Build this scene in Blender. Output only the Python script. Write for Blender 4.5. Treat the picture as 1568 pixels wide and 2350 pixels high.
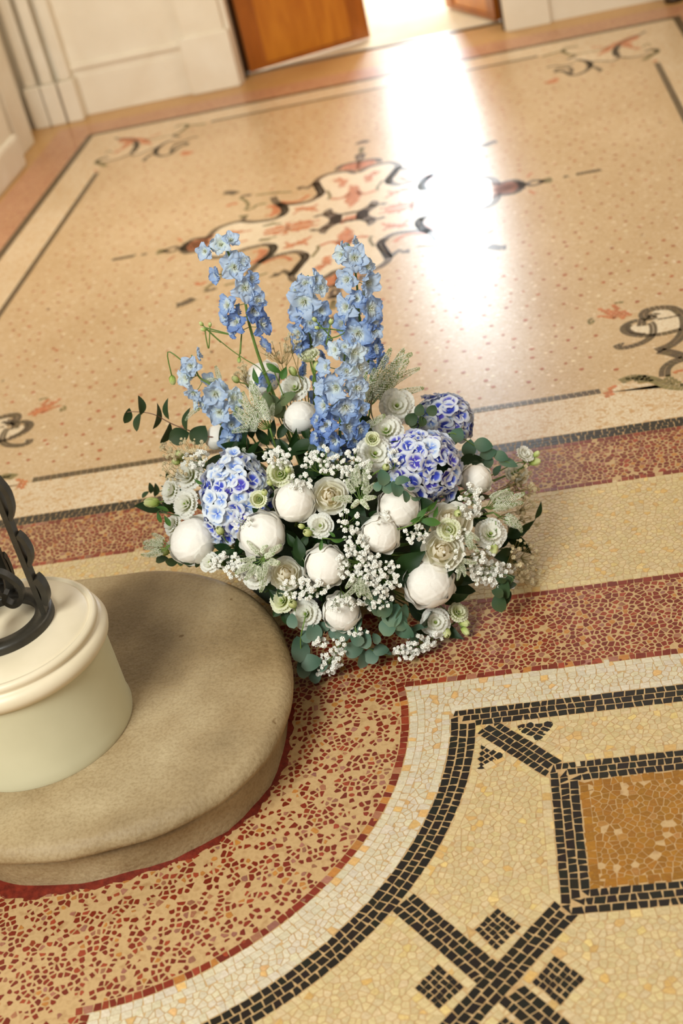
import bpy, bmesh, math, random
import numpy as np
from mathutils import Matrix, Vector, Quaternion

for _o in list(bpy.data.objects):
    bpy.data.objects.remove(_o, do_unlink=True)
SC = bpy.context.scene
COL = SC.collection
PI = math.pi
random.seed(7)

# ------------------------------------------------------------------ camera
PW, PH = 1568.0, 2350.0
FOC = 3098.9
CH = 1.6
RIGHT = Vector((0.97500299, 0.06941914, -0.21106908))
UP = Vector((0.14240058, 0.53397799, 0.83342041))
FWD = Vector((-0.17056157, 0.84264375, -0.51074481))
cam_d = bpy.data.cameras.new('camera')
cam = bpy.data.objects.new('camera', cam_d)
COL.objects.link(cam)
cam.matrix_world = Matrix(((RIGHT.x, UP.x, -FWD.x, 0), (RIGHT.y, UP.y, -FWD.y, 0), (RIGHT.z, UP.z, -FWD.z, CH), (0, 0, 0, 1)))
cam_d.sensor_fit = 'VERTICAL'
cam_d.sensor_height = 36.0
cam_d.sensor_width = 24.0
cam_d.lens = FOC / PH * 36.0
cam_d.clip_start = 0.05
cam_d.dof.use_dof = True
cam_d.dof.focus_distance = 2.5
cam_d.dof.aperture_fstop = 3.0
SC.camera = cam

# ------------------------------------------------------------------ world, lights, exposure
wd = bpy.data.worlds.new('world')
SC.world = wd
wd.use_nodes = True
wb = wd.node_tree.nodes['Background']
wb.inputs[0].default_value = (1.0, 0.88, 0.72, 1)
wb.inputs[1].default_value = 0.46

def area_light(name, loc, target, sx, sy, power, color):
    d = bpy.data.lights.new(name, 'AREA')
    d.shape = 'RECTANGLE'
    d.size, d.size_y, d.energy, d.color = sx, sy, power, color
    o = bpy.data.objects.new(name, d)
    COL.objects.link(o)
    o.location = loc
    o.rotation_euler = (Vector(target) - Vector(loc)).to_track_quat('-Z', 'Y').to_euler()
    return o

# a big daylit window in the wall behind and left of the camera, and the hall's warm lamp overhead; then two added fills
area_light('window_daylight', (-1.7, -0.7, 3.1), (-0.5, 2.3, 0.2), 1.4, 1.4, 185, (0.97, 1.0, 0.96))
area_light('hall_lamp', (2.2, 4.6, 3.6), (-0.3, 3.6, 0.0), 0.9, 0.9, 50, (1.0, 0.84, 0.62))
area_light('back_wall_fill', (-1.5, 4.2, 2.3), (-1.9, 6.9, 0.5), 1.0, 0.8, 36, (1.0, 0.95, 0.84))  # added fill, turned to the back wall to brighten it
area_light('passage_fill', (-0.45, 8.3, 3.3), (-0.5, 9.6, 0.8), 0.8, 0.8, 120, (1.0, 0.97, 0.9))  # added unseen fill that brightens the passage end
SC.view_settings.view_transform = 'Standard'
SC.view_settings.look = 'None'
SC.view_settings.gamma = 1.0
SC.view_settings.use_curve_mapping = False
SC.view_settings.exposure = -0.17

# ------------------------------------------------------------------ measuring helpers
def ray(u, v):
    return RIGHT * ((u - PW / 2) / FOC) - UP * ((v - PH / 2) / FOC) + FWD
ORG = Vector((0, 0, CH))
def fl(u, v, z=0.0):
    d = ray(u, v)
    return ORG + d * ((z - CH) / d.z)
def onY(u, v, Y):
    d = ray(u, v)
    return ORG + d * (Y / d.y)
def pix(p):
    d = Vector(p) - ORG
    w = d.dot(FWD)
    return PW / 2 + FOC * d.dot(RIGHT) / w, PH / 2 - FOC * d.dot(UP) / w

# ------------------------------------------------------------------ materials
def srgb(r, g, b):
    f = lambda c: (c / 255 / 12.92) if c / 255 <= 0.04045 else ((c / 255 + 0.055) / 1.055) ** 2.4
    return (f(r), f(g), f(b), 1.0)

def new_mat(name, color, rough=0.5, spec=0.5, metallic=0.0):
    m = bpy.data.materials.new(name)
    m.use_nodes = True
    b = m.node_tree.nodes['Principled BSDF']
    b.inputs['Base Color'].default_value = color
    b.inputs['Roughness'].default_value = rough
    b.inputs['Metallic'].default_value = metallic
    b.inputs['Specular IOR Level'].default_value = spec
    m.diffuse_color = color
    return m, m.node_tree.nodes, m.node_tree.links, b

def noise(nt, lk, scale, detail=4, coord='Object', stretch=None):
    tc = nt.new('ShaderNodeTexCoord')
    n = nt.new('ShaderNodeTexNoise')
    n.inputs['Scale'].default_value = scale
    n.inputs['Detail'].default_value = detail
    if stretch:
        mp = nt.new('ShaderNodeMapping')
        mp.inputs['Scale'].default_value = stretch
        lk.new(tc.outputs[coord], mp.inputs[0])
        lk.new(mp.outputs[0], n.inputs['Vector'])
    else:
        lk.new(tc.outputs[coord], n.inputs['Vector'])
    return n

def ramp(nt, lk, src, stops):
    r = nt.new('ShaderNodeValToRGB')
    els = r.color_ramp.elements
    while len(els) > 1:
        els.remove(els[-1])
    els[0].position, els[0].color = stops[0]
    for p, c in stops[1:]:
        e = els.new(p)
        e.color = c
    lk.new(src, r.inputs[0])
    return r

def bump(nt, lk, src, bsdf, strength, dist=0.01):
    b = nt.new('ShaderNodeBump')
    b.inputs['Strength'].default_value = strength
    b.inputs['Distance'].default_value = dist
    lk.new(src, b.inputs['Height'])
    lk.new(b.outputs[0], bsdf.inputs['Normal'])
    return b

def mottled(name, c1, c2, scale, rough=0.5, bstr=0.1, bdist=0.003, detail=6, spec=0.5, c3=None):
    m, nt, lk, b = new_mat(name, c1, rough, spec)
    n = noise(nt, lk, scale, detail)
    st = [(0.3, c1), (0.7, c2)] if c3 is None else [(0.28, c1), (0.5, c2), (0.72, c3)]
    r = ramp(nt, lk, n.outputs['Fac'], st)
    lk.new(r.outputs[0], b.inputs['Base Color'])
    if bstr:
        n2 = noise(nt, lk, scale * 4, 5)
        bump(nt, lk, n2.outputs['Fac'], b, bstr, bdist)
    return m

def terrazzo(name, stops, scale, rough, grout, gw=0.06, spec=0.5):
    m, nt, lk, b = new_mat(name, stops[0][1], rough, spec)
    tc = nt.new('ShaderNodeTexCoord')
    v = nt.new('ShaderNodeTexVoronoi')
    v.inputs['Scale'].default_value = scale
    lk.new(tc.outputs['Object'], v.inputs['Vector'])
    sep = nt.new('ShaderNodeSeparateColor')
    lk.new(v.outputs['Color'], sep.inputs[0])
    r = ramp(nt, lk, sep.outputs[0], stops)
    ve = nt.new('ShaderNodeTexVoronoi')
    ve.feature = 'DISTANCE_TO_EDGE'
    ve.inputs['Scale'].default_value = scale
    lk.new(tc.outputs['Object'], ve.inputs['Vector'])
    e = ramp(nt, lk, ve.outputs['Distance'], [(gw * 0.5, (0, 0, 0, 1)), (gw, (1, 1, 1, 1))])
    mx = nt.new('ShaderNodeMix')
    mx.data_type = 'RGBA'
    lk.new(e.outputs[0], mx.inputs[0])
    mx.inputs[6].default_value = grout
    lk.new(r.outputs[0], mx.inputs[7])
    # large soft wear patches of the stone itself
    n = noise(nt, lk, 2.3, 4)
    w = ramp(nt, lk, n.outputs['Fac'], [(0.35, (0.90, 0.86, 0.80, 1)), (0.65, (1, 1, 1, 1))])
    m2 = nt.new('ShaderNodeMix')
    m2.data_type = 'RGBA'
    m2.blend_type = 'MULTIPLY'
    m2.inputs[0].default_value = 1.0
    lk.new(mx.outputs[2], m2.inputs[6])
    lk.new(w.outputs[0], m2.inputs[7])
    lk.new(m2.outputs[2], b.inputs['Base Color'])
    return m

FLOOR_ROUGH = 0.30
GROUT = srgb(205, 160, 105)
M = {}
def tess_mat(name, rough):
    m, nt, lk, b = new_mat(name, (0.5, 0.4, 0.3, 1), rough)
    a = nt.new('ShaderNodeAttribute')
    a.attribute_name = 'Col'
    n = noise(nt, lk, 160, 5)
    r = ramp(nt, lk, n.outputs['Fac'], [(0.3, (0.80, 0.76, 0.70, 1)), (0.65, (1, 1, 1, 1))])
    mx = nt.new('ShaderNodeMix')
    mx.data_type = 'RGBA'
    mx.blend_type = 'MULTIPLY'
    mx.inputs[0].default_value = 1.0
    lk.new(a.outputs['Color'], mx.inputs[6])
    lk.new(r.outputs[0], mx.inputs[7])
    lk.new(mx.outputs[2], b.inputs['Base Color'])
    return m
M['tess'] = tess_mat('tessera_stone', FLOOR_ROUGH + 0.03)
M['grout'] = mottled('lime_grout', srgb(168, 130, 84), srgb(194, 160, 112), 60, 0.5, 0.2, 0.001, c3=srgb(180, 146, 98))
M['field'] = terrazzo('cream_terrazzo_field', [(0.0, srgb(206, 176, 136)), (0.45, srgb(214, 187, 149)), (0.8, srgb(196, 163, 120)), (1.0, srgb(228, 208, 178))], 130, FLOOR_ROUGH, srgb(200, 164, 114))
M['band'] = terrazzo('pale_terrazzo_band', [(0.0, srgb(226, 206, 174)), (0.6, srgb(230, 213, 184)), (0.9, srgb(214, 184, 142)), (1.0, srgb(202, 160, 112))], 110, FLOOR_ROUGH, srgb(206, 166, 114))
M['inlay'] = terrazzo('white_terrazzo_inlay', [(0.0, srgb(232, 214, 184)), (1.0, srgb(240, 226, 200))], 120, FLOOR_ROUGH, srgb(214, 184, 144))
M['pink'] = terrazzo('rose_terrazzo_border', [(0.0, srgb(170, 110, 82)), (0.5, srgb(184, 126, 96)), (0.85, srgb(204, 160, 124)), (1.0, srgb(156, 92, 66))], 90, FLOOR_ROUGH + 0.05, srgb(206, 160, 116), 0.08)
M['rim'] = terrazzo('ochre_terrazzo_rim', [(0.0, srgb(208, 166, 108)), (1.0, srgb(196, 150, 92))], 110, 0.4, srgb(190, 146, 92))
M['redcem'] = mottled('dark_red_cement', srgb(84, 24, 12), srgb(124, 42, 24), 90, 0.7, 0.4, 0.002, spec=0.15)

def tag(o, label=None, cat=None, group=None, kind=None):
    if label: o['label'] = label
    if cat: o['category'] = cat
    if group: o['group'] = group
    if kind: o['kind'] = kind
    return o

def mk_mesh(name, verts, faces, mat, smooth=False):
    me = bpy.data.meshes.new(name)
    me.from_pydata([tuple(v) for v in verts], [], faces)
    if mat is not None:
        me.materials.append(mat)
    if smooth:
        me.polygons.foreach_set('use_smooth', [True] * len(me.polygons))
    me.update()
    return me

def put(name, me, parent=None, mat4=None):
    o = bpy.data.objects.new(name, me)
    COL.objects.link(o)
    if parent is not None:
        o.parent = parent
    if mat4 is not None:
        o.matrix_basis = mat4
    return o

def empty(name, loc, label=None, cat=None, group=None):
    o = bpy.data.objects.new(name, None)
    COL.objects.link(o)
    o.empty_display_size = 0.02
    o.location = loc
    tag(o, label, cat, group)
    return o

def prism(name, pts, z0, z1, mat, parent=None, kind=None):
    n = len(pts)
    vs = [(p[0], p[1], z0) for p in pts] + [(p[0], p[1], z1) for p in pts]
    fs = [tuple(range(n, 2 * n)), tuple(reversed(range(n)))] + [(i, (i + 1) % n, n + (i + 1) % n, n + i) for i in range(n)]
    bm = bmesh.new()
    bv = [bm.verts.new(v) for v in vs]
    for f in fs:
        bm.faces.new([bv[i] for i in f])
    bmesh.ops.recalc_face_normals(bm, faces=bm.faces)
    bmesh.ops.triangulate(bm, faces=[f for f in bm.faces if len(f.verts) > 4])
    me = bpy.data.meshes.new(name)
    bm.to_mesh(me); bm.free()
    me.materials.append(mat)
    o = put(name, me, parent)
    if kind: o['kind'] = kind
    return o

def box_mesh(name, x0, x1, y0, y1, z0, z1, mat, bevel=0.0):
    bm = bmesh.new()
    bmesh.ops.create_cube(bm, size=1)
    for v in bm.verts:
        v.co = Vector(((x0 + x1) / 2 + v.co.x * (x1 - x0), (y0 + y1) / 2 + v.co.y * (y1 - y0), (z0 + z1) / 2 + v.co.z * (z1 - z0)))
    if bevel:
        bmesh.ops.bevel(bm, geom=list(bm.edges), offset=bevel, segments=2, affect='EDGES', profile=0.6)
    me = bpy.data.meshes.new(name)
    bm.to_mesh(me); bm.free()
    me.materials.append(mat)
    return me

def spline(pts, n=8, closed=False):
    P = [Vector((p[0], p[1], p[2] if len(p) > 2 else 0.0)) for p in pts]
    out = []
    N = len(P)
    segs = N if closed else N - 1
    for i in range(segs):
        if closed:
            a, b, c, d = P[(i - 1) % N], P[i], P[(i + 1) % N], P[(i + 2) % N]
        else:
            a, b, c, d = P[max(i - 1, 0)], P[i], P[i + 1], P[min(i + 2, N - 1)]
        for k in range(n):
            t = k / n
            out.append(0.5 * ((2 * b) + (c - a) * t + (2 * a - 5 * b + 4 * c - d) * t * t + (3 * b - a - 3 * c + d) * t ** 3))
    if not closed:
        out.append(P[-1])
    return out

def tube(path, rad, seg=6, cap=True):
    """verts, faces of a tube; rad is a number or a list"""
    vs, fs = [], []
    n = len(path)
    prev = None
    for i, p in enumerate(path):
        t = (path[min(i + 1, n - 1)] - path[max(i - 1, 0)])
        if t.length < 1e-9: t = Vector((0, 0, 1))
        t.normalize()
        if prev is None:
            ref = Vector((0, 0, 1)) if abs(t.z) < 0.9 else Vector((1, 0, 0))
            a = t.cross(ref).normalized()
        else:
            a = (prev - t * prev.dot(t))
            a = a.normalized() if a.length > 1e-6 else t.orthogonal().normalized()
        prev = a
        b = t.cross(a)
        r = rad[i] if isinstance(rad, (list, tuple)) else rad
        for k in range(seg):
            an = 2 * PI * k / seg
            vs.append(p + (a * math.cos(an) + b * math.sin(an)) * r)
    for i in range(n - 1):
        for k in range(seg):
            k2 = (k + 1) % seg
            fs.append((i * seg + k, i * seg + k2, (i + 1) * seg + k2, (i + 1) * seg + k))
    if cap:
        fs.append(tuple(reversed(range(seg))))
        fs.append(tuple(range((n - 1) * seg, n * seg)))
    return vs, fs

def merge(parts):
    V, F = [], []
    for vs, fs in parts:
        o = len(V)
        V += list(vs)
        F += [tuple(i + o for i in f) for f in fs]
    return V, F

# ------------------------------------------------------------------ floor
CX, CY = -0.66, 4.68                      # centre of the mosaic carpet
floor = put('floor', box_mesh('floor', -4.5, 3.0, -1.0, 10.4, -0.06, -0.0007, M['grout']))
floor['kind'] = 'structure'

def slab(name, pts, z, mat):
    return prism(name, pts, -0.004, z, mat, floor)
rect = lambda x0, x1, y0, y1: [(x0, y0), (x1, y0), (x1, y1), (x0, y1)]
slab('terrazzo_rim', rect(-4.4, 2.9, 6.775, 7.16), -0.0002, M['rim'])
slab('terrazzo_rim', rect(-4.4, -2.31, 2.85, 6.775), -0.0002, M['rim'])
slab('rose_border', rect(-2.31, 0.99, 6.575, 6.775), 0.0, M['pink'])
slab('rose_border', rect(-2.31, -2.105, 2.847, 6.575), 0.0, M['pink'])
slab('rose_border', rect(0.785, 0.99, 2.847, 6.575), 0.0, M['pink'])
slab('pale_band', rect(-2.07, 0.747, 6.355, 6.535), 0.0, M['band'])
slab('pale_band', rect(-2.07, 0.747, 2.845, 3.02), 0.0, M['band'])
slab('pale_band', rect(-2.07, -1.90, 3.02, 6.355), 0.0, M['band'])
slab('pale_band', rect(0.60, 0.747, 3.02, 6.355), 0.0, M['band'])
slab('carpet_field', rect(-1.90, 0.60, 3.02, 6.355), 0.0, M['field'])
M['passage'] = mottled('matt_cream_passage_tile', srgb(232, 220, 192), srgb(224, 208, 176), 5, 0.8, 0, spec=0.2)
slab('passage_floor', rect(-2.6, 1.6, 7.16, 10.35), 0.0, M['passage'])

BLACK = lambda: tuple(c * random.uniform(0.8, 1.5) for c in srgb(24, 19, 12)[:3]) + (1,)
def vary(r, g, b, a=0.10):
    k = random.uniform(1 - a, 1 + a)
    c = srgb(r, g, b)
    return (c[0] * k, c[1] * k * random.uniform(1 - a * .3, 1 + a * .3), c[2] * k * random.uniform(1 - a, 1 + a), 1)
def CREAM():
    t = random.random()
    if t < 0.05: return vary(210, 172, 108)
    if t < 0.09: return vary(220, 192, 130)
    return vary(210, 188, 142, 0.08)
def WHITE():
    t = random.random()
    if t < 0.05: return vary(220, 178, 118)
    return vary(214, 202, 176, 0.07)
def RED():
    t = random.random()
    if t < 0.05: return vary(186, 124, 60)
    if t < 0.16: return vary(158, 104, 82, 0.2)
    if t < 0.30: return vary(150, 62, 36, 0.2)
    return vary(124, 40, 22, 0.22)
def OCHRE():
    t = random.random()
    if t < 0.06: return vary(170, 120, 60)
    return vary(158, 106, 30, 0.16)

seeds = []          # x, y, kind, halfgap, cap radius
HC = 0.016
hgrid = {}
def hk(x, y): return (int(math.floor(x / HC)), int(math.floor(y / HC)))
def near(x, y, r):
    i, j = hk(x, y)
    R = int(r / HC) + 1
    for a in range(i - R, i + R + 1):
        for b in range(j - R, j + R + 1):
            for s in hgrid.get((a, b), ()):
                if (seeds[s][0] - x) ** 2 + (seeds[s][1] - y) ** 2 < r * r:
                    return True
    return False

C1, R1 = (-0.929, 1.862), 0.576
C2, R2 = (-0.952, 1.861), 0.674
FOOTC = (-0.953, 1.93)
def visible(x, y, m=520):
    u, v = pix((x, y, 0))
    return -m < u < PW + m and -m < v < PH + m
def add_seed(x, y, kind, gap, cap=0.0135, rej=0.0, quad=None):
    if y > 2.8445 or not visible(x, y): return
    if (x - FOOTC[0]) ** 2 + (y - FOOTC[1]) ** 2 < 0.372 ** 2: return
    if rej and near(x, y, rej): return
    hgrid.setdefault(hk(x, y), []).append(len(seeds))
    seeds.append((x, y, kind, gap, cap, quad))
SP = 0.0162
def row(poly, kind, off=0.0, sp=SP, gap=None, rej=0.0090, jit=0.0012, cap=0.0125):
    """one course of tesserae along a polyline, moved sideways by off"""
    if gap is None: gap = 0.0015 if kind == 'black' else 0.0010
    P = [Vector((p[0], p[1])) for p in poly]
    Q = []
    n = len(P)
    for i, p in enumerate(P):
        a = (P[i] - P[i - 1]).normalized() if i else (P[1] - P[0]).normalized()
        b = (P[i + 1] - P[i]).normalized() if i < n - 1 else a
        t = a + b
        t = t.normalized()
        nn = Vector((-t.y, t.x))
        k = max(0.5, t.dot(a))
        Q.append(p + nn * off / k)
    # joints along the whole course, then one four-sided stone between each pair
    Ls = [0.0]
    for i in range(1, n): Ls.append(Ls[-1] + (Q[i] - Q[i - 1]).length)
    def at(d):
        d = min(max(d, 0.0), Ls[-1])
        for i in range(1, n):
            if d <= Ls[i] + 1e-9:
                return Q[i - 1].lerp(Q[i], (d - Ls[i - 1]) / max(Ls[i] - Ls[i - 1], 1e-9)), (Q[i] - Q[i - 1]).normalized()
        return Q[-1], (Q[-1] - Q[-2]).normalized()
    hw = RW / 2 - gap * .62
    d = random.uniform(-sp, 0) * .5
    while d < Ls[-1]:
        ln = sp * random.uniform(.70, 1.30)
        (a, ta), (b, tb) = at(d + gap * .8), at(d + ln - gap * .8)
        if (b - a).length > sp * .3:
            na, nb_ = Vector((-ta.y, ta.x)), Vector((-tb.y, tb.x))
            j_ = lambda k=1.0: random.uniform(-.0009, .0009) * k
            h1, h2, h3, h4 = [hw + random.uniform(-.0011, .0003) for _ in range(4)]
            s1, s2 = random.uniform(-.0016, .0016), random.uniform(-.0016, .0016)
            pts = [a - na * h1 + ta * (s1 + j_(.5)), b - nb_ * h2 + tb * (s2 + j_(.5)), b + nb_ * h3 - tb * (s2 + j_(.5)), a + na * h4 - ta * (s1 + j_(.5))]
            c = sum(pts, Vector((0, 0))) / 4
            add_seed(c.x, c.y, kind, gap, cap, rej, [(p.x - c.x, p.y - c.y) for p in pts])
        d += ln
def arc(c, r, a0, a1, n=60):
    return [(c[0] + r * math.cos(math.radians(a0 + (a1 - a0) * i / n)), c[1] + r * math.sin(math.radians(a0 + (a1 - a0) * i / n))) for i in range(n + 1)]
F = lambda u, v: tuple(fl(u, v)[:2])
Z2 = lambda x, y: F(868 + x * .4464, 1500 + y * .4464)
mid = lambda a, b: ((a[0] + b[0]) / 2, (a[1] + b[1]) / 2)
RW = 0.0156
# black lines of the border and the ring round the plinth
for k in range(3):
    yy = 1.884 - RW * k
    r = R2 + 0.008 + RW * k
    xs = C2[0] + math.sqrt(r * r - (yy - C2[1]) ** 2)
    a0 = math.degrees(math.atan2(yy - C2[1], xs - C2[0]))
    row([(xs, yy), (1.0, yy)], 'black', 0)
    row(arc(C2, r, a0, -72), 'black', 0)
for k in range(3):
    row([(-1.95, 2.8365 - RW * .86 * k), (1.0, 2.8365 - RW * .86 * k)], 'black', 0, rej=0.008, gap=0.0012)
# frame of the ochre panel
for k in range(3):
    x, yt, yb = -0.070 - RW * k, 1.6865 + RW * k, 1.4375 - RW * k
    row([(1.0, yt), (x, yt), (x, yb), (1.0, yb)], 'black', 0)
# slanting bands
D1 = [mid(Z2(600, 355), Z2(515, 395)), mid(Z2(1010, 590), Z2(905, 660))]
D2 = [mid(Z2(945, 1240), Z2(1050, 1310)), mid(Z2(620, 1590), Z2(710, 1690)), mid(Z2(330, 1904), Z2(500, 1904))]
D3 = [mid(Z2(165, 1215), Z2(90, 1340)), mid(Z2(620, 1590), Z2(500, 1700)), mid(Z2(975, 1904), Z2(770, 1904))]
def ext(p, q, e):
    v = (Vector(q) - Vector(p)).normalized()
    return tuple(Vector(q) + v * e)
D2[-1] = ext(D2[0], D2[-1], 0.1); D3[-1] = ext(D3[0], D3[-1], 0.1)
for D in (D1, [D2[0], D2[-1]], [D3[0], D3[-1]]):
    for k in (0, -1, 1):
        row(D, 'black', k * RW)
# small filled squares and triangles
def solid(poly, kind, n):
    P = [Vector(p) for p in poly]
    if len(P) == 4:
        for i in range(n):
            for j in range(n):
                a, b = (i + .5) / n, (j + .5) / n
                q = (P[0] * (1 - a) + P[1] * a) * (1 - b) + (P[3] * (1 - a) + P[2] * a) * b
                e1, e2 = (P[1] - P[0]) / n, (P[3] - P[0]) / n
                qq = []
                for sa_, sb_ in ((-1, -1), (1, -1), (1, 1), (-1, 1)):
                    w_ = e1 * sa_ * .41 + e2 * sb_ * .41
                    qq.append((w_.x + random.uniform(-.0009, .0009), w_.y + random.uniform(-.0009, .0009)))
                if sum(qq[k][0] * qq[(k + 1) % 4][1] - qq[(k + 1) % 4][0] * qq[k][1] for k in range(4)) < 0: qq.reverse()
                add_seed(q.x + random.uniform(-.0008, .0008), q.y + random.uniform(-.0008, .0008), kind, 0.0008, 0.0115, 0.006, qq)
    else:
        for i in range(n):
            for j in range(n - i):
                a, b = (i + .34) / n, (j + .34) / n
                q = P[0] + (P[1] - P[0]) * a + (P[2] - P[0]) * b
                add_seed(q.x, q.y, kind, 0.0014, 0.0105, 0.006)
    cen = sum(P, Vector((0, 0))) / len(P)
    out = [p + (p - cen).normalized() * 0.011 for p in P]
    out = [tuple(p) for p in out] + [tuple(out[0])]
    row(out, 'cream', 0, rej=0.0085)
solid([Z2(615, 1305), Z2(740, 1400), Z2(605, 1530), Z2(495, 1415)], 'black', 5)
solid([Z2(910, 1550), Z2(1065, 1670), Z2(940, 1805), Z2(790, 1690)], 'black', 5)
solid([Z2(310, 1595), Z2(445, 1710), Z2(310, 1830), Z2(185, 1715)], 'black', 5)
solid([Z2(655, 1865), Z2(790, 1970), Z2(650, 2100), Z2(520, 1985)], 'black', 5)
solid([Z2(710, 370), Z2(892, 360), Z2(822, 437)], 'black', 4)
solid([Z2(530, 465), Z2(628, 525), Z2(520, 588)], 'black', 4)
# contour courses beside the lines
row(arc(C1, R1 - 0.008, 13, -83), 'red', 0)
row([(-0.372 + 0.0, 1.985), (1.0, 1.985)], 'red', 0)
row([(-0.838, 1.292), (-0.838, 1.1)], 'red', 0)
row([(-1.95, 2.218), (1.0, 2.218)], 'red', 0)
row([(-1.95, 2.606), (1.0, 2.606)], 'red', 0, rej=0.008)
row([(-1.95, 2.794), (1.0, 2.794)], 'red', 0, rej=0.008)
row([(-1.95, 2.589), (1.0, 2.589)], 'cream', 0)
row([(-1.95, 2.235), (1.0, 2.235)], 'cream', 0)
for k in range(2):
    row([(-0.35, 1.969 - k * .014), (1.0, 1.969 - k * .014)], 'white', 0, rej=0.009)
    row(arc(C1, R1 + 0.008 + k * .014, 11, -82), 'white', 0, rej=0.009)
row([(-0.30, 1.900), (1.0, 1.900)], 'white', 0)
row(arc(C2, R2 - 0.008, 2, -80), 'white', 0)
row([(-0.20, 1.837), (1.0, 1.837)], 'cream', 0)
row(arc(C2, R2 + 0.0555, -4, -72), 'cream', 0)
row([(1.0, 1.7335), (-0.117, 1.7335), (-0.117, 1.3905), (1.0, 1.3905)], 'cream', 0)
for D in (D1, [D2[0], D2[-1]], [D3[0], D3[-1]]):
    for k in (-2, 2):
        row(D, 'cream', k * RW * 1.0)
row([(1.0, 1.669), (-0.054, 1.669), (-0.054, 1.455), (1.0, 1.455)], 'ochre', 0)

BANDS = [(Vector(a), Vector(b)) for a, b in ((D1[0], D1[1]), (D2[0], D2[-1]), (D3[0], D3[-1]))]
def zone(x, y):
    if y > 2.803: return None
    if y > 2.598: return 'red'
    if y > 2.226: return 'cream'
    if y > 1.977: return 'red'
    if math.hypot(x - C1[0], y - C1[1]) < R1 or x < -0.83: return 'redloose'
    if y > 1.892 or math.hypot(x - C2[0], y - C2[1]) < R2: return 'white'
    if x > -0.062 and 1.447 < y < 1.677: return 'ochre'
    if y > 1.845 or math.hypot(x - C2[0], y - C2[1]) < R2 + 0.047: return None
    if x > -0.109 and 1.399 < y < 1.725: return None
    for A_, B_ in BANDS:
        v = B_ - A_; w = Vector((x, y)) - A_
        t = w.dot(v) / v.length_squared
        if 0 < t < 1 and (w - v * t).length < RW * 1.5: return None
    return 'cream'
def fill(pitch, kinds, rejf, gapf, capf):
    y = 0.9
    j = 0
    while y < 2.8:
        x = -1.9 + (j % 2) * pitch * .5
        while x < 1.0:
            px, py = x + random.uniform(-.42, .42) * pitch, y + random.uniform(-.42, .42) * pitch
            z = zone(px, py)
            if z in kinds:
                add_seed(px, py, z, gapf(), capf(), rejf)
            x += pitch
        y += pitch * .87
        j += 1
fill(0.0125, ('cream', 'white', 'ochre'), 0.0088, lambda: random.uniform(.0006, .0010), lambda: 0.0135)
fill(0.0092, ('cream', 'white', 'ochre'), 0.0078, lambda: random.uniform(.0006, .0010), lambda: 0.0135)
fill(0.0142, ('red', 'redloose'), 0.0100, lambda: random.uniform(.0009, .0022), lambda: random.uniform(.0075, .0135))
fill(0.0100, ('red', 'redloose'), 0.0074, lambda: random.uniform(.0008, .0018), lambda: random.uniform(.0045, .0080))

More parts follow.
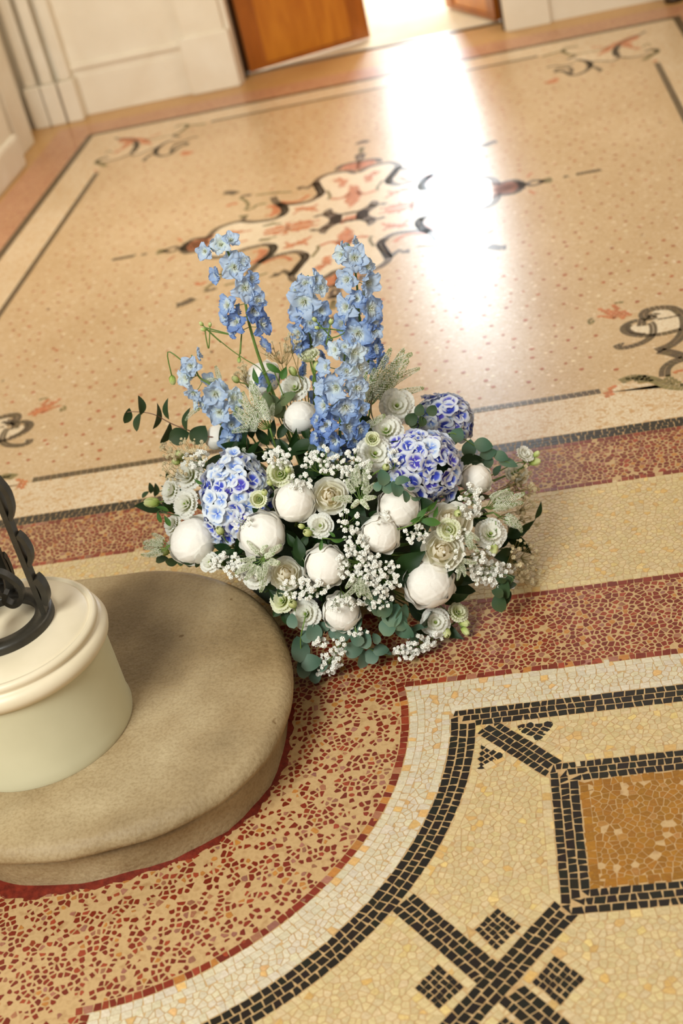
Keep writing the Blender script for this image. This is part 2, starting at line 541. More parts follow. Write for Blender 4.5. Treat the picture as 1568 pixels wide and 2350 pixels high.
def build_cells():
    cells = []
    done = {}
    for si, (x, y, kind, gap, cap, quad) in enumerate(seeds):
        if kind == 'redloose':
            pn = math.sin(x * 37 + 1.3) * math.sin(y * 29 + .5) + .5 * math.sin(x * 83 + y * 61)
            if random.random() < 0.30 + 0.16 * pn: continue
            gap += random.uniform(0.0, 0.0012)
        elif kind == 'red' and random.random() < 0.04 and zone(x, y) == 'red':
            continue
        if kind == 'ochre' and random.random() < 0.04: continue
        rot = random.random()
        poly = [(cap * math.cos((a + rot) * PI / 4), cap * math.sin((a + rot) * PI / 4)) for a in range(8)]
        if kind in ('red', 'redloose'):
            e = random.uniform(0.72, 1.0); an = random.uniform(0, PI); ca, sa = math.cos(an), math.sin(an)
            poly = [((p[0] * ca + p[1] * sa) * e * ca - (-p[0] * sa + p[1] * ca) * sa, (p[0] * ca + p[1] * sa) * e * sa + (-p[0] * sa + p[1] * ca) * ca) for p in poly]
        if quad is not None: poly = list(quad)
        i, j = hk(x, y)
        nb = []
        for a in (i - 2, i - 1, i, i + 1, i + 2):
            for b in (j - 2, j - 1, j, j + 1, j + 2):
                for s_ in hgrid.get((a, b), ()):
                    if s_ != si:
                        dx, dy = seeds[s_][0] - x, seeds[s_][1] - y
                        dd = dx * dx + dy * dy
                        if dd < 0.0010: nb.append((dd, dx, dy, s_))
        nb.sort()
        for dd, dx, dy, s_ in nb[:18]:
            if seeds[s_][5] is not None:
                if s_ not in done: continue
                # keep clear of the laid stone: cut along its facing edge
                q = done[s_]
                best = None
                m = len(q)
                for k in range(m):
                    (x1, y1), (x2, y2) = q[k], q[(k + 1) % m]
                    ex, ey = x2 - x1, y2 - y1
                    el = math.hypot(ex, ey)
                    if el < 1e-6: continue
                    ox, oy = ey / el, -ex / el
                    sd = (x - x1) * ox + (y - y1) * oy
                    if best is None or sd > best[0]: best = (sd, ox, oy)
                if best is None or best[0] < 0.0008: 
                    if best is not None and quad is not None: poly = []; break
                    continue
                nx, ny, lim = -best[1], -best[2], best[0] - (gap * 1.3 if quad is None else gap)
            elif quad is not None:
                continue
            else:
                Ld = math.sqrt(dd)
                if Ld < 1e-6: continue
                nx, ny = dx / Ld, dy / Ld
                lim = Ld / 2 - gap
            out = []
            m = len(poly)
            for k in range(m):
                p, q2 = poly[k], poly[(k + 1) % m]
                dp = p[0] * nx + p[1] * ny - lim
                dq = q2[0] * nx + q2[1] * ny - lim
                if dp <= 0: out.append(p)
                if dp * dq < 0:
                    t = dp / (dp - dq)
                    out.append((p[0] + (q2[0] - p[0]) * t, p[1] + (q2[1] - p[1]) * t))
            poly = out
            if len(poly) < 3: break
        if quad is not None and len(poly) >= 3:
            done[si] = [(x + p[0], y + p[1]) for p in poly]
        if len(poly) < 3: continue
        # drop near-duplicate corners
        pp = [poly[0]]
        for p in poly[1:]:
            if math.hypot(p[0] - pp[-1][0], p[1] - pp[-1][1]) > 0.0012: pp.append(p)
        if len(pp) > 3 and math.hypot(pp[0][0] - pp[-1][0], pp[0][1] - pp[-1][1]) < 0.0012: pp.pop()
        if len(pp) < 3: continue
        area = 0.5 * sum(pp[k][0] * pp[(k + 1) % len(pp)][1] - pp[(k + 1) % len(pp)][0] * pp[k][1] for k in range(len(pp)))
        if area < 0.000010: continue
        dist2 = x * x + y * y + CH * CH
        cells.append((kind if kind != 'redloose' else 'red', x, y, pp, area / dist2 ** 1.5))
    return cells
COLF = {'black': BLACK, 'cream': CREAM, 'white': WHITE, 'red': RED, 'ochre': OCHRE}
def cells_mesh(name, cells, origin=None, colf=None):
    V, Fc, C = [], [], []
    for kind, x, y, pp, _ in cells:
        n = len(pp)
        o = len(V)
        ox, oy = (x, y) if origin is None else (x - origin[0], y - origin[1])
        h = random.uniform(-0.00025, 0.0)
        tx, ty = random.uniform(-.006, .006), random.uniform(-.006, .006)
        V += [(ox + p[0], oy + p[1], h + p[0] * tx + p[1] * ty) for p in pp]
        V += [(ox + p[0] * 1.04, oy + p[1] * 1.04, -0.003) for p in pp]
        Fc.append(tuple(range(o, o + n)))
        Fc += [(o + (k + 1) % n, o + k, o + n + k, o + n + (k + 1) % n) for k in range(n)]
        c = (colf or COLF[kind])()
        C += [c] * (n + 4 * n)
    me = bpy.data.meshes.new(name)
    me.from_pydata(V, [], Fc)
    me.materials.append(M['tess'])
    at = me.color_attributes.new('Col', 'FLOAT_COLOR', 'CORNER')
    at.data.foreach_set('color', np.array(C, dtype=np.float32).ravel())
    me.update()
    return me
cells = build_cells()
NM = {'black': ('black_tessera', 'black_tesserae'), 'cream': ('cream_tessera', 'cream_tesserae'), 'white': ('white_tessera', 'white_tesserae'),
      'red': ('red_stone_chip', 'red_stone_chips'), 'ochre': ('ochre_tessera', 'ochre_tesserae')}
for kind in NM:
    cs = sorted([c for c in cells if c[0] == kind], key=lambda c: -c[4])
    def inside(c):
        u, v = pix((c[1], c[2], 0)); return 0 < u < PW and 0 < v < PH
    big = [c for c in cs if inside(c)][:300]
    ids = set(id(c) for c in big)
    for c in big:
        o = put(NM[kind][0], cells_mesh(NM[kind][0], [c], origin=(c[1], c[2])), floor)
        o.location = (c[1], c[2], 0)
    rest = [c for c in cs if id(c) not in ids]
    if rest:
        put(NM[kind][1], cells_mesh(NM[kind][1], rest), floor)['kind'] = 'stuff'

# ---- lines and figures of the carpet, laid as small stones
orn = []           # quads: (kind, 4 points, shape id)
def quad_row(path, width, rows, kind, sp=0.0135, closed=False):
    P = [Vector((p[0], p[1])) for p in path]
    n = len(P)
    rw = width / rows
    # arc length resample
    L = [0.0]
    for i in range(1, n): L.append(L[-1] + (P[i] - P[i - 1]).length)
    def at(s):
        s = min(max(s, 0), L[-1])
        for i in range(1, n):
            if s <= L[i] + 1e-9:
                t = (s - L[i - 1]) / max(L[i] - L[i - 1], 1e-9)
                return P[i - 1].lerp(P[i], t), (P[i] - P[i - 1]).normalized()
        return P[-1], (P[-1] - P[-2]).normalized()
    for r in range(rows):
        off = (r - (rows - 1) / 2) * rw
        s = random.uniform(0, sp * .5)
        while s < L[-1] - sp * .3:
            ln = sp * random.uniform(.85, 1.2)
            a, ta = at(s + .0008)
            b, tb = at(s + ln - .0008)
            na, nb_ = Vector((-ta.y, ta.x)), Vector((-tb.y, tb.x))
            h = rw / 2 - 0.0008
            orn.append((kind, [a + na * (off - h), b + nb_ * (off - h), b + nb_ * (off + h), a + na * (off + h)]))
            s += ln
def inpoly(x, y, P):
    c = False
    for i in range(len(P)):
        (x1, y1), (x2, y2) = P[i][:2], P[i - 1][:2]
        if (y1 > y) != (y2 > y) and x < (x2 - x1) * (y - y1) / (y2 - y1) + x1: c = not c
    return c
def quad_fill(poly, kind, sp=0.0135, ang=0.0):
    xs = [p[0] for p in poly]; ys = [p[1] for p in poly]
    cx, cy = sum(xs) / len(xs), sum(ys) / len(ys)
    R = max(max(xs) - min(xs), max(ys) - min(ys))
    n = int(R / sp) + 2
    ca, sa = math.cos(ang), math.sin(ang)
    for i in range(-n, n + 1):
        for j in range(-n, n + 1):
            gx, gy = i * sp + (j % 2) * sp * .5, j * sp
            x, y = cx + gx * ca - gy * sa, cy + gx * sa + gy * ca
            if inpoly(x, y, poly):
                h = sp / 2 - 0.0008
                q = []
                for dx, dy in ((-h, -h), (h, -h), (h, h), (-h, h)):
                    dx += random.uniform(-.001, .001); dy += random.uniform(-.001, .001)
                    q.append(Vector((x + dx * ca - dy * sa, y + dx * sa + dy * ca)))
                orn.append((kind, q))
def mir(pts, mx, my):
    return [((2 * CX - p[0]) if mx else p[0], (2 * CY - p[1]) if my else p[1]) for p in pts]
def mirrored(fn, pts, *a, sides=((0, 0), (1, 0), (0, 1), (1, 1)), **k):
    for mx, my in sides:
        fn(mir(pts, mx, my), *a, **k)

L = lambda x0, y0, x1, y1: [(x0, y0), (x1, y1)]
quad_row(L(-2.105, 6.555, 0.785, 6.555), 0.036, 3, 'black')
quad_row(L(-2.0875, 2.85, -2.0875, 6.54), 0.036, 3, 'black')
quad_row(L(0.766, 2.85, 0.766, 6.54), 0.036, 3, 'black')
quad_row(L(-1.412, 3.0335, 0.098, 3.0335), 0.026, 2, 'black', 0.016)
quad_row(L(-1.44, 6.352, 0.12, 6.352), 0.026, 2, 'black', 0.016)
quad_row(L(-1.893, 3.52, -1.893, 5.86), 0.026, 2, 'black', 0.016)
quad_row(L(0.592, 3.52, 0.592, 5.86), 0.026, 2, 'black', 0.016)

c1 = lambda *a: [F(1328 + a[i] * .15306, 660 + a[i + 1] * .15306) for i in range(0, len(a), 2)]
sp2 = lambda pts, n=5: [(p.x, p.y) for p in spline(pts, n)]
near_sides = ((0, 0), (1, 0))
def nstroke(w, rows, kind, *a):
    mirrored(quad_row, sp2(c1(*a)), w, rows, kind, sides=near_sides)
def nfill(kind, *a, ang=0.0):
    mirrored(quad_fill, c1(*a), kind, sides=near_sides, ang=ang)
# pale ground under the corner scrolls
corner = c1(370, 1640, 480, 1640, 620, 1440, 900, 1420, 1100, 1450, 1300, 1500, 1568, 1520, 1700, 1500)
for mx, my in near_sides:
    slab('pale_corner', mir(corner[2:] + [(0.59, 3.02), (corner[1][0], 3.02)], mx, my), 0.0003, M['band'])
pal = c1(1130, 480, 1060, 420, 1150, 340, 1300, 320, 1450, 360, 1568, 420, 1600, 520, 1500, 610, 1150, 690, 1000, 690, 850, 660, 760, 610, 850, 560, 1040, 560, 1100, 520)
for mx, my in near_sides:
    slab('pale_scroll_ground', mir(pal, mx, my), 0.0004, M['inlay'])
nstroke(.030, 2, 'black', 1190, 430, 1150, 405, 1095, 425, 1110, 465, 1080, 478, 1000, 450, 975, 405, 1020, 350, 1130, 318, 1300, 300, 1420, 315, 1500, 360, 1580, 440, 1600, 560, 1560, 690, 1470, 800, 1350, 880, 1170, 948)
nstroke(.034, 2, 'black', 1190, 950, 1300, 960, 1420, 985, 1580, 1035)
nstroke(.030, 2, 'black', 1600, 1060, 1470, 1100, 1370, 1150, 1300, 1230, 1295, 1340)
nstroke(.010, 1, 'black', 1150, 482, 1300, 462, 1420, 438, 1530, 415)
nstroke(.030, 2, 'black', 1040, 530, 960, 545, 870, 550)
nstroke(.020, 1, 'black', 1050, 498, 950, 488, 850, 500, 770, 530, 700, 570, 668, 620, 700, 670, 790, 705, 930, 722, 1060, 720, 1180, 708, 1300, 690, 1420, 660, 1540, 625)
nstroke(.014, 1, 'black', 815, 545, 760, 580, 745, 620, 790, 665, 870, 690, 1000, 700)
nstroke(.022, 2, 'black', 1075, 520, 1115, 570, 1125, 650, 1105, 720, 1040, 780, 940, 835, 840, 870, 720, 900, 620, 905, 575, 890, 600, 860, 680, 855)
nfill('red', 240, 345, 330, 320, 430, 325, 540, 350, 600, 335, 740, 360, 820, 395, 740, 445, 640, 475, 560, 460, 480, 430, 440, 395, 340, 375)
nstroke(.012, 1, 'red', 240, 445, 350, 430, 470, 450, 560, 465)
nstroke(.014, 1, 'red', 620, 330, 550, 295, 520, 260)
nstroke(.010, 1, 'olive', 520, 255, 580, 225, 690, 220)
nstroke(.010, 1, 'olive', 220, 455, 160, 490, 165, 540, 210, 540, 225, 490)
nstroke(.030, 2, 'olive', 610, 1420, 700, 1385, 800, 1350, 940, 1350, 1080, 1370, 1190, 1410, 1290, 1460, 1400, 1490, 1580, 1500)
nfill('olive', 720, 1385, 800, 1330, 940, 1340, 1060, 1320, 1190, 1400, 1090, 1440, 880, 1420)
nfill('olive', 1290, 1390, 1340, 1300, 1430, 1330, 1500, 1390, 1600, 1430, 1600, 1460, 1400, 1440)
nstroke(.012, 1, 'red', 1420, 1290, 1500, 1250, 1600, 1240)
nfill('red', 360, 1600, 400, 1550, 480, 1500, 620, 1430, 550, 1510, 555, 1590, 510, 1640, 410, 1640, ang=.5)

c4 = lambda *a: [F(1200 + a[i] * .2347, 50 + a[i + 1] * .2347) for i in range(0, len(a), 2)]
far_sides = ((0, 0), (1, 0))
def fstroke(w, rows, kind, *a):
    mirrored(quad_row, sp2(c4(*a)), w, rows, kind, sides=far_sides)
def ffill(kind, *a):
    mirrored(quad_fill, c4(*a), kind, sides=far_sides)
fpal = c4(160, 330, 390, 290, 520, 330, 440, 380, 560, 390, 660, 400, 860, 395, 950, 350, 1130, 345, 1290, 300, 1250, 390, 1300, 380, 1400, 330, 1250, 100, 900, 160, 400, 220)
for mx, my in far_sides:
    slab('pale_scroll_ground', mir(fpal, mx, my), 0.0003, M['band'])
fstroke(.020, 1, 'olive', 180, 345, 260, 320, 380, 290, 450, 320, 520, 322)
fstroke(.012, 1, 'olive', 520, 320, 640, 300, 760, 275, 850, 240)
fstroke(.022, 1, 'olive', 400, 300, 400, 270, 460, 250, 540, 240)
fstroke(.020, 1, 'black', 430, 375, 500, 340, 520, 325)
fstroke(.022, 1, 'black', 500, 375, 570, 375, 640, 395, 665, 430, 620, 480, 540, 515, 470, 520, 430, 495, 370, 480, 310, 495)
fstroke(.030, 2, 'black', 625, 385, 660, 415, 650, 450)
fstroke(.018, 1, 'black', 310, 490, 340, 465, 440, 445, 480, 470, 470, 510)
fstroke(.014, 1, 'black', 230, 455, 280, 435, 400, 430, 500, 405)
fstroke(.014, 1, 'black', 670, 385, 780, 385, 870, 385, 940, 350, 900, 290, 940, 220, 1040, 165, 1150, 125, 1200, 95)
fstroke(.032, 2, 'black', 930, 340, 905, 290, 935, 235)
fstroke(.014, 1, 'black', 950, 345, 1060, 350, 1180, 330, 1290, 305, 1320, 280, 1240, 270, 1200, 290)
fstroke(.026, 2, 'olive', 1180, 380, 1240, 340, 1310, 300, 1310, 275, 1240, 275)
fstroke(.020, 1, 'black', 690, 440, 760, 470, 740, 490)
ffill('red', 650, 240, 720, 245, 820, 245, 920, 200, 1040, 150, 1160, 120, 1120, 170, 1050, 200, 1080, 250, 1170, 255, 1100, 275, 990, 240, 920, 230, 850, 290, 740, 330, 770, 280, 820, 255, 660, 250)
ffill('red', 200, 600, 260, 570, 370, 540, 330, 590, 250, 605)
ffill('red', 1260, 380, 1350, 360, 1290, 390)
fstroke(.010, 1, 'olive', 1170, 250, 1220, 215, 1250, 230)

# medallion: traced on its left half, mirrored on its upright axis
c6 = lambda *a: [F(600 + a[i] * .2551, 300 + a[i + 1] * .2551) for i in range(0, len(a), 2)]
c5 = lambda *a: [F(250 + a[i] * .2551, 300 + a[i + 1] * .2551) for i in range(0, len(a), 2)]
CY0 = CY
CY = 4.655; CX = -0.65
ALL4 = ((0, 0), (1, 0), (0, 1), (1, 1))
def mstroke(c, w, rows, kind, *a, sides=ALL4):
    mirrored(quad_row, sp2(c(*a)), w, rows, kind, sides=sides)
def mfill(c, kind, *a, sides=ALL4, **k):
    mirrored(quad_fill, c(*a), kind, sides=sides, **k)
out_q = c6(880, 372, 840, 380, 780, 364, 690, 374, 600, 392, 530, 424, 490, 465, 515, 515, 540, 560, 500, 600, 420, 640, 300, 660, 200, 665, 140, 655, 200, 690, 212, 730, 170, 770, 100, 800) + \
        c5(1440, 805, 1300, 822, 1190, 815, 1080, 840, 980, 880, 920, 930, 895, 975, 905, 1050)
out_q[0] = (CX, out_q[0][1]); out_q[-1] = (out_q[-1][0], CY)
ring = out_q + mir(out_q, 0, 1)[::-1][1:] + mir(out_q, 1, 1)[1:] + mir(out_q, 1, 0)[::-1][1:-1]
slab('medallion_ground', ring, 0.0004, M['inlay'])
mirrored(quad_row, sp2(out_q[:-1], 4), 0.028, 2, 'black')
mstroke(c6, .034, 2, 'black', 490, 465, 515, 515, 540, 560, 500, 600)
mstroke(c6, .034, 2, 'black', 150, 655, 205, 690, 210, 735, 165, 775)
mstroke(c6, .022, 1, 'black', 490, 462, 440, 500, 390, 527)
mstroke(c6, .034, 2, 'black', 320, 520, 345, 512, 372, 520)
mstroke(c6, .030, 2, 'black', 105, 595, 130, 640, 150, 655)
mstroke(c6, .026, 2, 'black', 680, 358, 705, 325, 760, 305, 830, 288, 900, 278)
mfill(c6, 'red', 705, 350, 735, 320, 800, 300, 890, 285, 890, 350, 850, 362, 780, 352)
mstroke(c6, .018, 1, 'black', 850, 235, 870, 215, 905, 220, 915, 240, 890, 262)
mstroke(c6, .030, 2, 'black', 865, 125, 900, 100, 920, 95)
mstroke(c6, .014, 1, 'olive', 890, 150, 890, 200)
mstroke(c5, .026, 2, 'black', 895, 965, 820, 970, 745, 985, 705, 1020, 668, 1058, 662, 1090)
mfill(c5, 'red', 690, 1060, 740, 1005, 830, 985, 895, 980, 905, 1010, 900, 1075, 690, 1090)
mstroke(c5, .018, 1, 'black', 660, 1060, 600, 1045, 540, 1060, 490, 1090)
mstroke(c5, .026, 2, 'olive', 520, 1075, 470, 1095, 420, 1110)
quad_row(c5(350, 1105, 290, 1118), .018, 1, 'black'); quad_row(mir(c5(350, 1105, 290, 1118), 1, 0), .018, 1, 'black')
quad_row(c5(245, 1122, 30, 1162), .026, 2, 'black'); quad_row(mir(c5(245, 1122, 30, 1162), 1, 0), .026, 2, 'black')
mfill(c5, 'red', 610, 985, 640, 960, 665, 980, 640, 1000)
mstroke(c5, .026, 2, 'olive', 1165, 780, 1210, 770, 1250, 770)
mstroke(c5, .020, 1, 'black', 1200, 812, 1225, 780)
mstroke(c5, .040, 3, 'black', 1030, 562, 1090, 556, 1150, 565)
mstroke(c5, .022, 1, 'black', 1180, 600, 1230, 583, 1280, 580)
mstroke(c5, .016, 1, 'olive', 1180, 605, 1230, 630, 1255, 670, 1230, 710, 1290, 700, 1340, 665, 1420, 655)
mstroke(c5, .018, 1, 'red', 1060, 685, 1110, 655, 1150, 660)
mstroke(c5, .014, 1, 'olive', 1320, 580, 1400, 570, 1500, 560)
mfill(c5, 'red', 1400, 700, 1440, 668, 1500, 668, 1550, 700, 1530, 740, 1470, 770, 1380, 778, 1470, 740, 1480, 700, 1420, 690)
mstroke(c6, .018, 1, 'red', 170, 640, 260, 645, 340, 632, 400, 600, 430, 575)
mstroke(c6, .014, 1, 'olive', 100, 560, 180, 555, 270, 552)
# inner scrolls
mstroke(c6, .022, 1, 'black', 470, 785, 520, 762, 590, 755)
mstroke(c6, .046, 3, 'black', 585, 750, 640, 765, 672, 800, 660, 838)
mstroke(c6, .034, 2, 'black', 640, 708, 590, 728, 625, 755)
mstroke(c6, .016, 1, 'black', 660, 755, 760, 750, 850, 728, 800, 740)
mfill(c6, 'red', 700, 825, 760, 772, 850, 755, 905, 770, 870, 800, 780, 812, 720, 838, sides=((0, 0),))
mfill(c6, 'red', 800, 492, 870, 490, 890, 540, 900, 600, 860, 640, 800, 692, 750, 640, 770, 580, sides=((0, 0), (0, 1)))
mstroke(c6, .020, 1, 'red', 620, 612, 700, 612, 760, 590, 790, 560)
mfill(c6, 'red', 640, 450, 700, 425, 750, 450, 800, 425, 770, 470, 740, 512, 690, 500, 700, 468)
mfill(c6, 'red', 280, 705, 350, 682, 410, 692, 450, 680, 510, 655, 470, 695, 530, 742, 440, 715, 350, 718, 270, 770, 320, 715)
mfill(c6, 'red', 230, 905, 300, 872, 400, 845, 520, 845, 430, 872, 330, 905)
mfill(c6, 'red', 160, 930, 60, 940, 0, 932, 120, 905, 210, 888, 240, 850, 215, 835, 265, 822, 275, 850, 250, 890, 180, 915)
mfill(c5, 'red', 1060, 930, 1100, 895, 1180, 900, 1320, 895, 1230, 915, 1180, 925, 1150, 950)
mstroke(c5, .014, 1, 'olive', 1380, 860, 1430, 845, 1500, 825)
mstroke(c6, .014, 1, 'olive', 590, 540, 620, 590, 600, 620)
mstroke(c6, .014, 1, 'olive', 20, 860, 120, 840, 180, 835)

OLIVE = lambda: vary(132, 118, 70, 0.15)
RUST = lambda: vary(204, 122, 74, 0.12)
DARK = lambda: vary(96, 78, 52, 0.2)
ocol = {'black': DARK, 'olive': OLIVE, 'red': RUST}
def orn_mesh(name, quads):
    V, Fc, C = [], [], []
    for kind, q in quads:
        o = len(V)
        V += [(p.x, p.y, 0.0008) for p in q] + [(p.x, p.y, -0.003) for p in q]
        Fc.append((o, o + 1, o + 2, o + 3))
        Fc += [(o + (k + 1) % 4, o + k, o + 4 + k, o + 4 + (k + 1) % 4) for k in range(4)]
        C += [ocol[kind]()] * 20
    me = bpy.data.meshes.new(name)
    me.from_pydata(V, [], Fc)
    # make every top face look up whatever the winding
    bm = bmesh.new(); bm.from_mesh(me)
    bmesh.ops.recalc_face_normals(bm, faces=bm.faces)
    bm.to_mesh(me); bm.free()
    me.materials.append(M['tess'])
    at = me.color_attributes.new('Col', 'FLOAT_COLOR', 'CORNER')
    at.data.foreach_set('color', np.array(C, dtype=np.float32).ravel())
    return me
for kind, nm in (('black', 'dark_scroll_stones'), ('olive', 'olive_scroll_stones'), ('red', 'rust_figure_stones')):
    put(nm, orn_mesh(nm, [q for q in orn if q[0] == kind]), floor)['kind'] = 'stuff'

# scattered red and white chips of the field
taken = {}
for k, q in orn:
    c = q[0]
    taken[(int(c.x / .03), int(c.y / .03))] = 1
red_c, white_c = [], []
def chip(x, y, r, kind):
    n = random.choice((4, 5, 5, 6))
    a0 = random.uniform(0, PI)
    pp = [(r * random.uniform(.75, 1.15) * math.cos(a0 + 2 * PI * i / n), r * random.uniform(.75, 1.15) * math.sin(a0 + 2 * PI * i / n)) for i in range(n)]
    return (kind, x, y, pp, 0)
y = 3.08
j = 0
while y < 6.33:
    x = -1.87 + (j % 2) * .04
    while x < 0.57:
        px, py = x + random.uniform(-.024, .024), y + random.uniform(-.024, .024)
        if not any((int(px / .03) + a, int(py / .03) + b) in taken for a in (-1, 0, 1) for b in (-1, 0, 1)) and not inpoly(px, py, ring):
            red_c.append(chip(px, py, random.uniform(.0055, .0085), 'red'))
        px, py = x + .04 + random.uniform(-.03, .03), y + random.uniform(-.03, .03)
        if not any((int(px / .03) + a, int(py / .03) + b) in taken for a in (-1, 0, 1) for b in (-1, 0, 1)) and px < .58:
            white_c.append(chip(px, py, random.uniform(.004, .008), 'white'))
        x += .076
    y += .066
    j += 1
def raised(me):
    for v in me.vertices:
        if v.co.z > -0.001: v.co.z = 0.0005
    return me
put('rust_field_chips', raised(cells_mesh('rust_field_chips', red_c, colf=lambda: vary(176, 92, 50, .15))), floor)['kind'] = 'stuff'
put('white_field_chips', raised(cells_mesh('white_field_chips', white_c, colf=lambda: vary(236, 216, 182, .06))), floor)['kind'] = 'stuff'

# ------------------------------------------------------------------ stone step and plaster drum
TZ = 0.12
top_pts = [(-1.18, 2.34), (-1.049, 2.34), (-0.911, 2.336), (-0.82, 2.312), (-0.735, 2.262), (-0.66, 2.19), (-0.60, 2.09), (-0.563, 1.98), (-0.549, 1.87), (-0.557, 1.783), (-0.582, 1.705), (-0.632, 1.633), (-0.713, 1.574), (-0.817, 1.538), (-0.927, 1.525), (-1.03, 1.535), (-1.14, 1.585)]
outl = [(p.x, p.y) for p in spline(top_pts, 7)]
outl = [(-2.6, 2.34), (-1.8, 2.34)] + outl + [(-1.25, 1.68), (-1.8, 1.70), (-2.6, 1.70)]
def inset(pts, d):
    n = len(pts)
    res = []
    for i in range(n):
        a, b, c = Vector(pts[i - 1]), Vector(pts[i]), Vector(pts[(i + 1) % n])
        t = ((b - a).normalized() + (c - b).normalized()).normalized()
        nn = Vector((t.y, -t.x))           # inward for clockwise outline
        res.append(b + nn * d)
    return res
prof = [(0.060, TZ), (0.026, TZ - .0004), (0.019, TZ - .0016), (0.011, TZ - .006), (0.004, TZ - .013), (0.0, TZ - .021), (0.001, TZ - .029), (0.008, TZ - .034), (0.018, TZ - .036), (0.034, TZ - .037), (0.044, TZ - .040), (0.047, TZ - .046), (0.044, TZ - .051), (0.032, TZ - .053), (0.028, TZ - .056), (0.028, TZ - .062), (0.030, 0.035), (0.033, 0.012), (0.033, 0.004), (0.034, -0.01)]
def loft_step():
    n = len(outl)
    V, Fc = [], []
    for d, z in prof:
        for p in inset(outl, d):
            w = 0.0015 * math.sin(p.x * 40) * math.sin(p.y * 33 + z * 80)
            V.append((p.x + w, p.y - w, z))
    for k in range(len(prof) - 1):
        for i in range(n):
            j2 = (i + 1) % n
            Fc.append((k * n + i, k * n + j2, (k + 1) * n + j2, (k + 1) * n + i))
    Fc.append(tuple(range(n)))
    bm = bmesh.new()
    bv = [bm.verts.new(v) for v in V]
    for f in Fc: bm.faces.new([bv[i] for i in f])
    bmesh.ops.triangulate(bm, faces=[f for f in bm.faces if len(f.verts) > 4])
    bmesh.ops.recalc_face_normals(bm, faces=bm.faces)
    me = bpy.data.meshes.new('stone_step')
    bm.to_mesh(me); bm.free()
    me.polygons.foreach_set('use_smooth', [True] * len(me.polygons))
    return me
def stone_mat():
    m, nt, lk, b = new_mat('worn_limestone', srgb(178, 152, 110), 0.55, 0.3)
    n = noise(nt, lk, 5, 8)
    r = ramp(nt, lk, n.outputs['Fac'], [(0.32, srgb(138, 118, 86)), (0.50, srgb(164, 143, 108)), (0.68, srgb(184, 165, 130))])
    n2 = noise(nt, lk, 190, 10)
    r2 = ramp(nt, lk, n2.outputs['Fac'], [(0.36, (0.66, 0.60, 0.50, 1)), (0.56, (1, 1, 1, 1))])
    mx = nt.new('ShaderNodeMix'); mx.data_type = 'RGBA'; mx.blend_type = 'MULTIPLY'; mx.inputs[0].default_value = 0.5
    lk.new(r.outputs[0], mx.inputs[6]); lk.new(r2.outputs[0], mx.inputs[7])
    # long dark veins and scuffs
    n3 = noise(nt, lk, 5, 5, stretch=(1, 4, 1))
    r3 = ramp(nt, lk, n3.outputs['Fac'], [(0.27, (0.62, 0.54, 0.42, 1)), (0.30, (1, 1, 1, 1))])
    m3 = nt.new('ShaderNodeMix'); m3.data_type = 'RGBA'; m3.blend_type = 'MULTIPLY'; m3.inputs[0].default_value = 0.8
    lk.new(mx.outputs[2], m3.inputs[6]); lk.new(r3.outputs[0], m3.inputs[7])
    lk.new(m3.outputs[2], b.inputs['Base Color'])
    n5 = noise(nt, lk, 2.2, 5)
    r5 = ramp(nt, lk, n5.outputs['Fac'], [(0.36, (0.80, 0.72, 0.60, 1)), (0.56, (1, 1, 1, 1))])
    m5 = nt.new('ShaderNodeMix'); m5.data_type = 'RGBA'; m5.blend_type = 'MULTIPLY'; m5.inputs[0].default_value = 0.8
    lk.new(m3.outputs[2], m5.inputs[6]); lk.new(r5.outputs[0], m5.inputs[7])
    n6 = noise(nt, lk, 26, 2)
    r6 = ramp(nt, lk, n6.outputs['Fac'], [(0.235, (0.45, 0.33, 0.2, 1)), (0.255, (1, 1, 1, 1))])
    m6 = nt.new('ShaderNodeMix'); m6.data_type = 'RGBA'; m6.blend_type = 'MULTIPLY'; m6.inputs[0].default_value = 0.8
    lk.new(m5.outputs[2], m6.inputs[6]); lk.new(r6.outputs[0], m6.inputs[7])
    lk.new(m6.outputs[2], b.inputs['Base Color'])
    n4 = noise(nt, lk, 90, 8)
    bump(nt, lk, n4.outputs['Fac'], b, 0.6, 0.004)
    return m
M['stone'] = stone_mat()
step_me = loft_step()
step_me.materials.append(M['stone'])
step = put('stone_step', step_me)
tag(step, 'rounded worn limestone bottom step with a rolled nosing under the white drum', 'step')
# dirty dark red cement bead round its foot
def rim_strip():
    n = len(outl)
    a = inset(outl, 0.036)
    V, Fc = [], []
    for i, p in enumerate(a):
        w = 0.012 + 0.004 * math.sin(i * 1.7) + 0.003 * math.sin(i * .6 + 1) + max(0, (-0.85 - p.x)) * 0.09 * (p.y < 1.9)
        q = inset(outl, 0.036 - min(w, .05))[i]
        V += [(p.x, p.y, 0.006), ((p.x + q.x) / 2, (p.y + q.y) / 2, 0.003), (q.x, q.y, -0.001)]
    for i in range(n):
        j2 = (i + 1) % n
        Fc.append((i * 3, i * 3 + 1, j2 * 3 + 1, j2 * 3)); Fc.append((i * 3 + 1, i * 3 + 2, j2 * 3 + 2, j2 * 3 + 1))
    me = mk_mesh('red_cement_edging', V, Fc, M['redcem'], True)
    return put('red_cement_edging', me, step)
rim_strip()

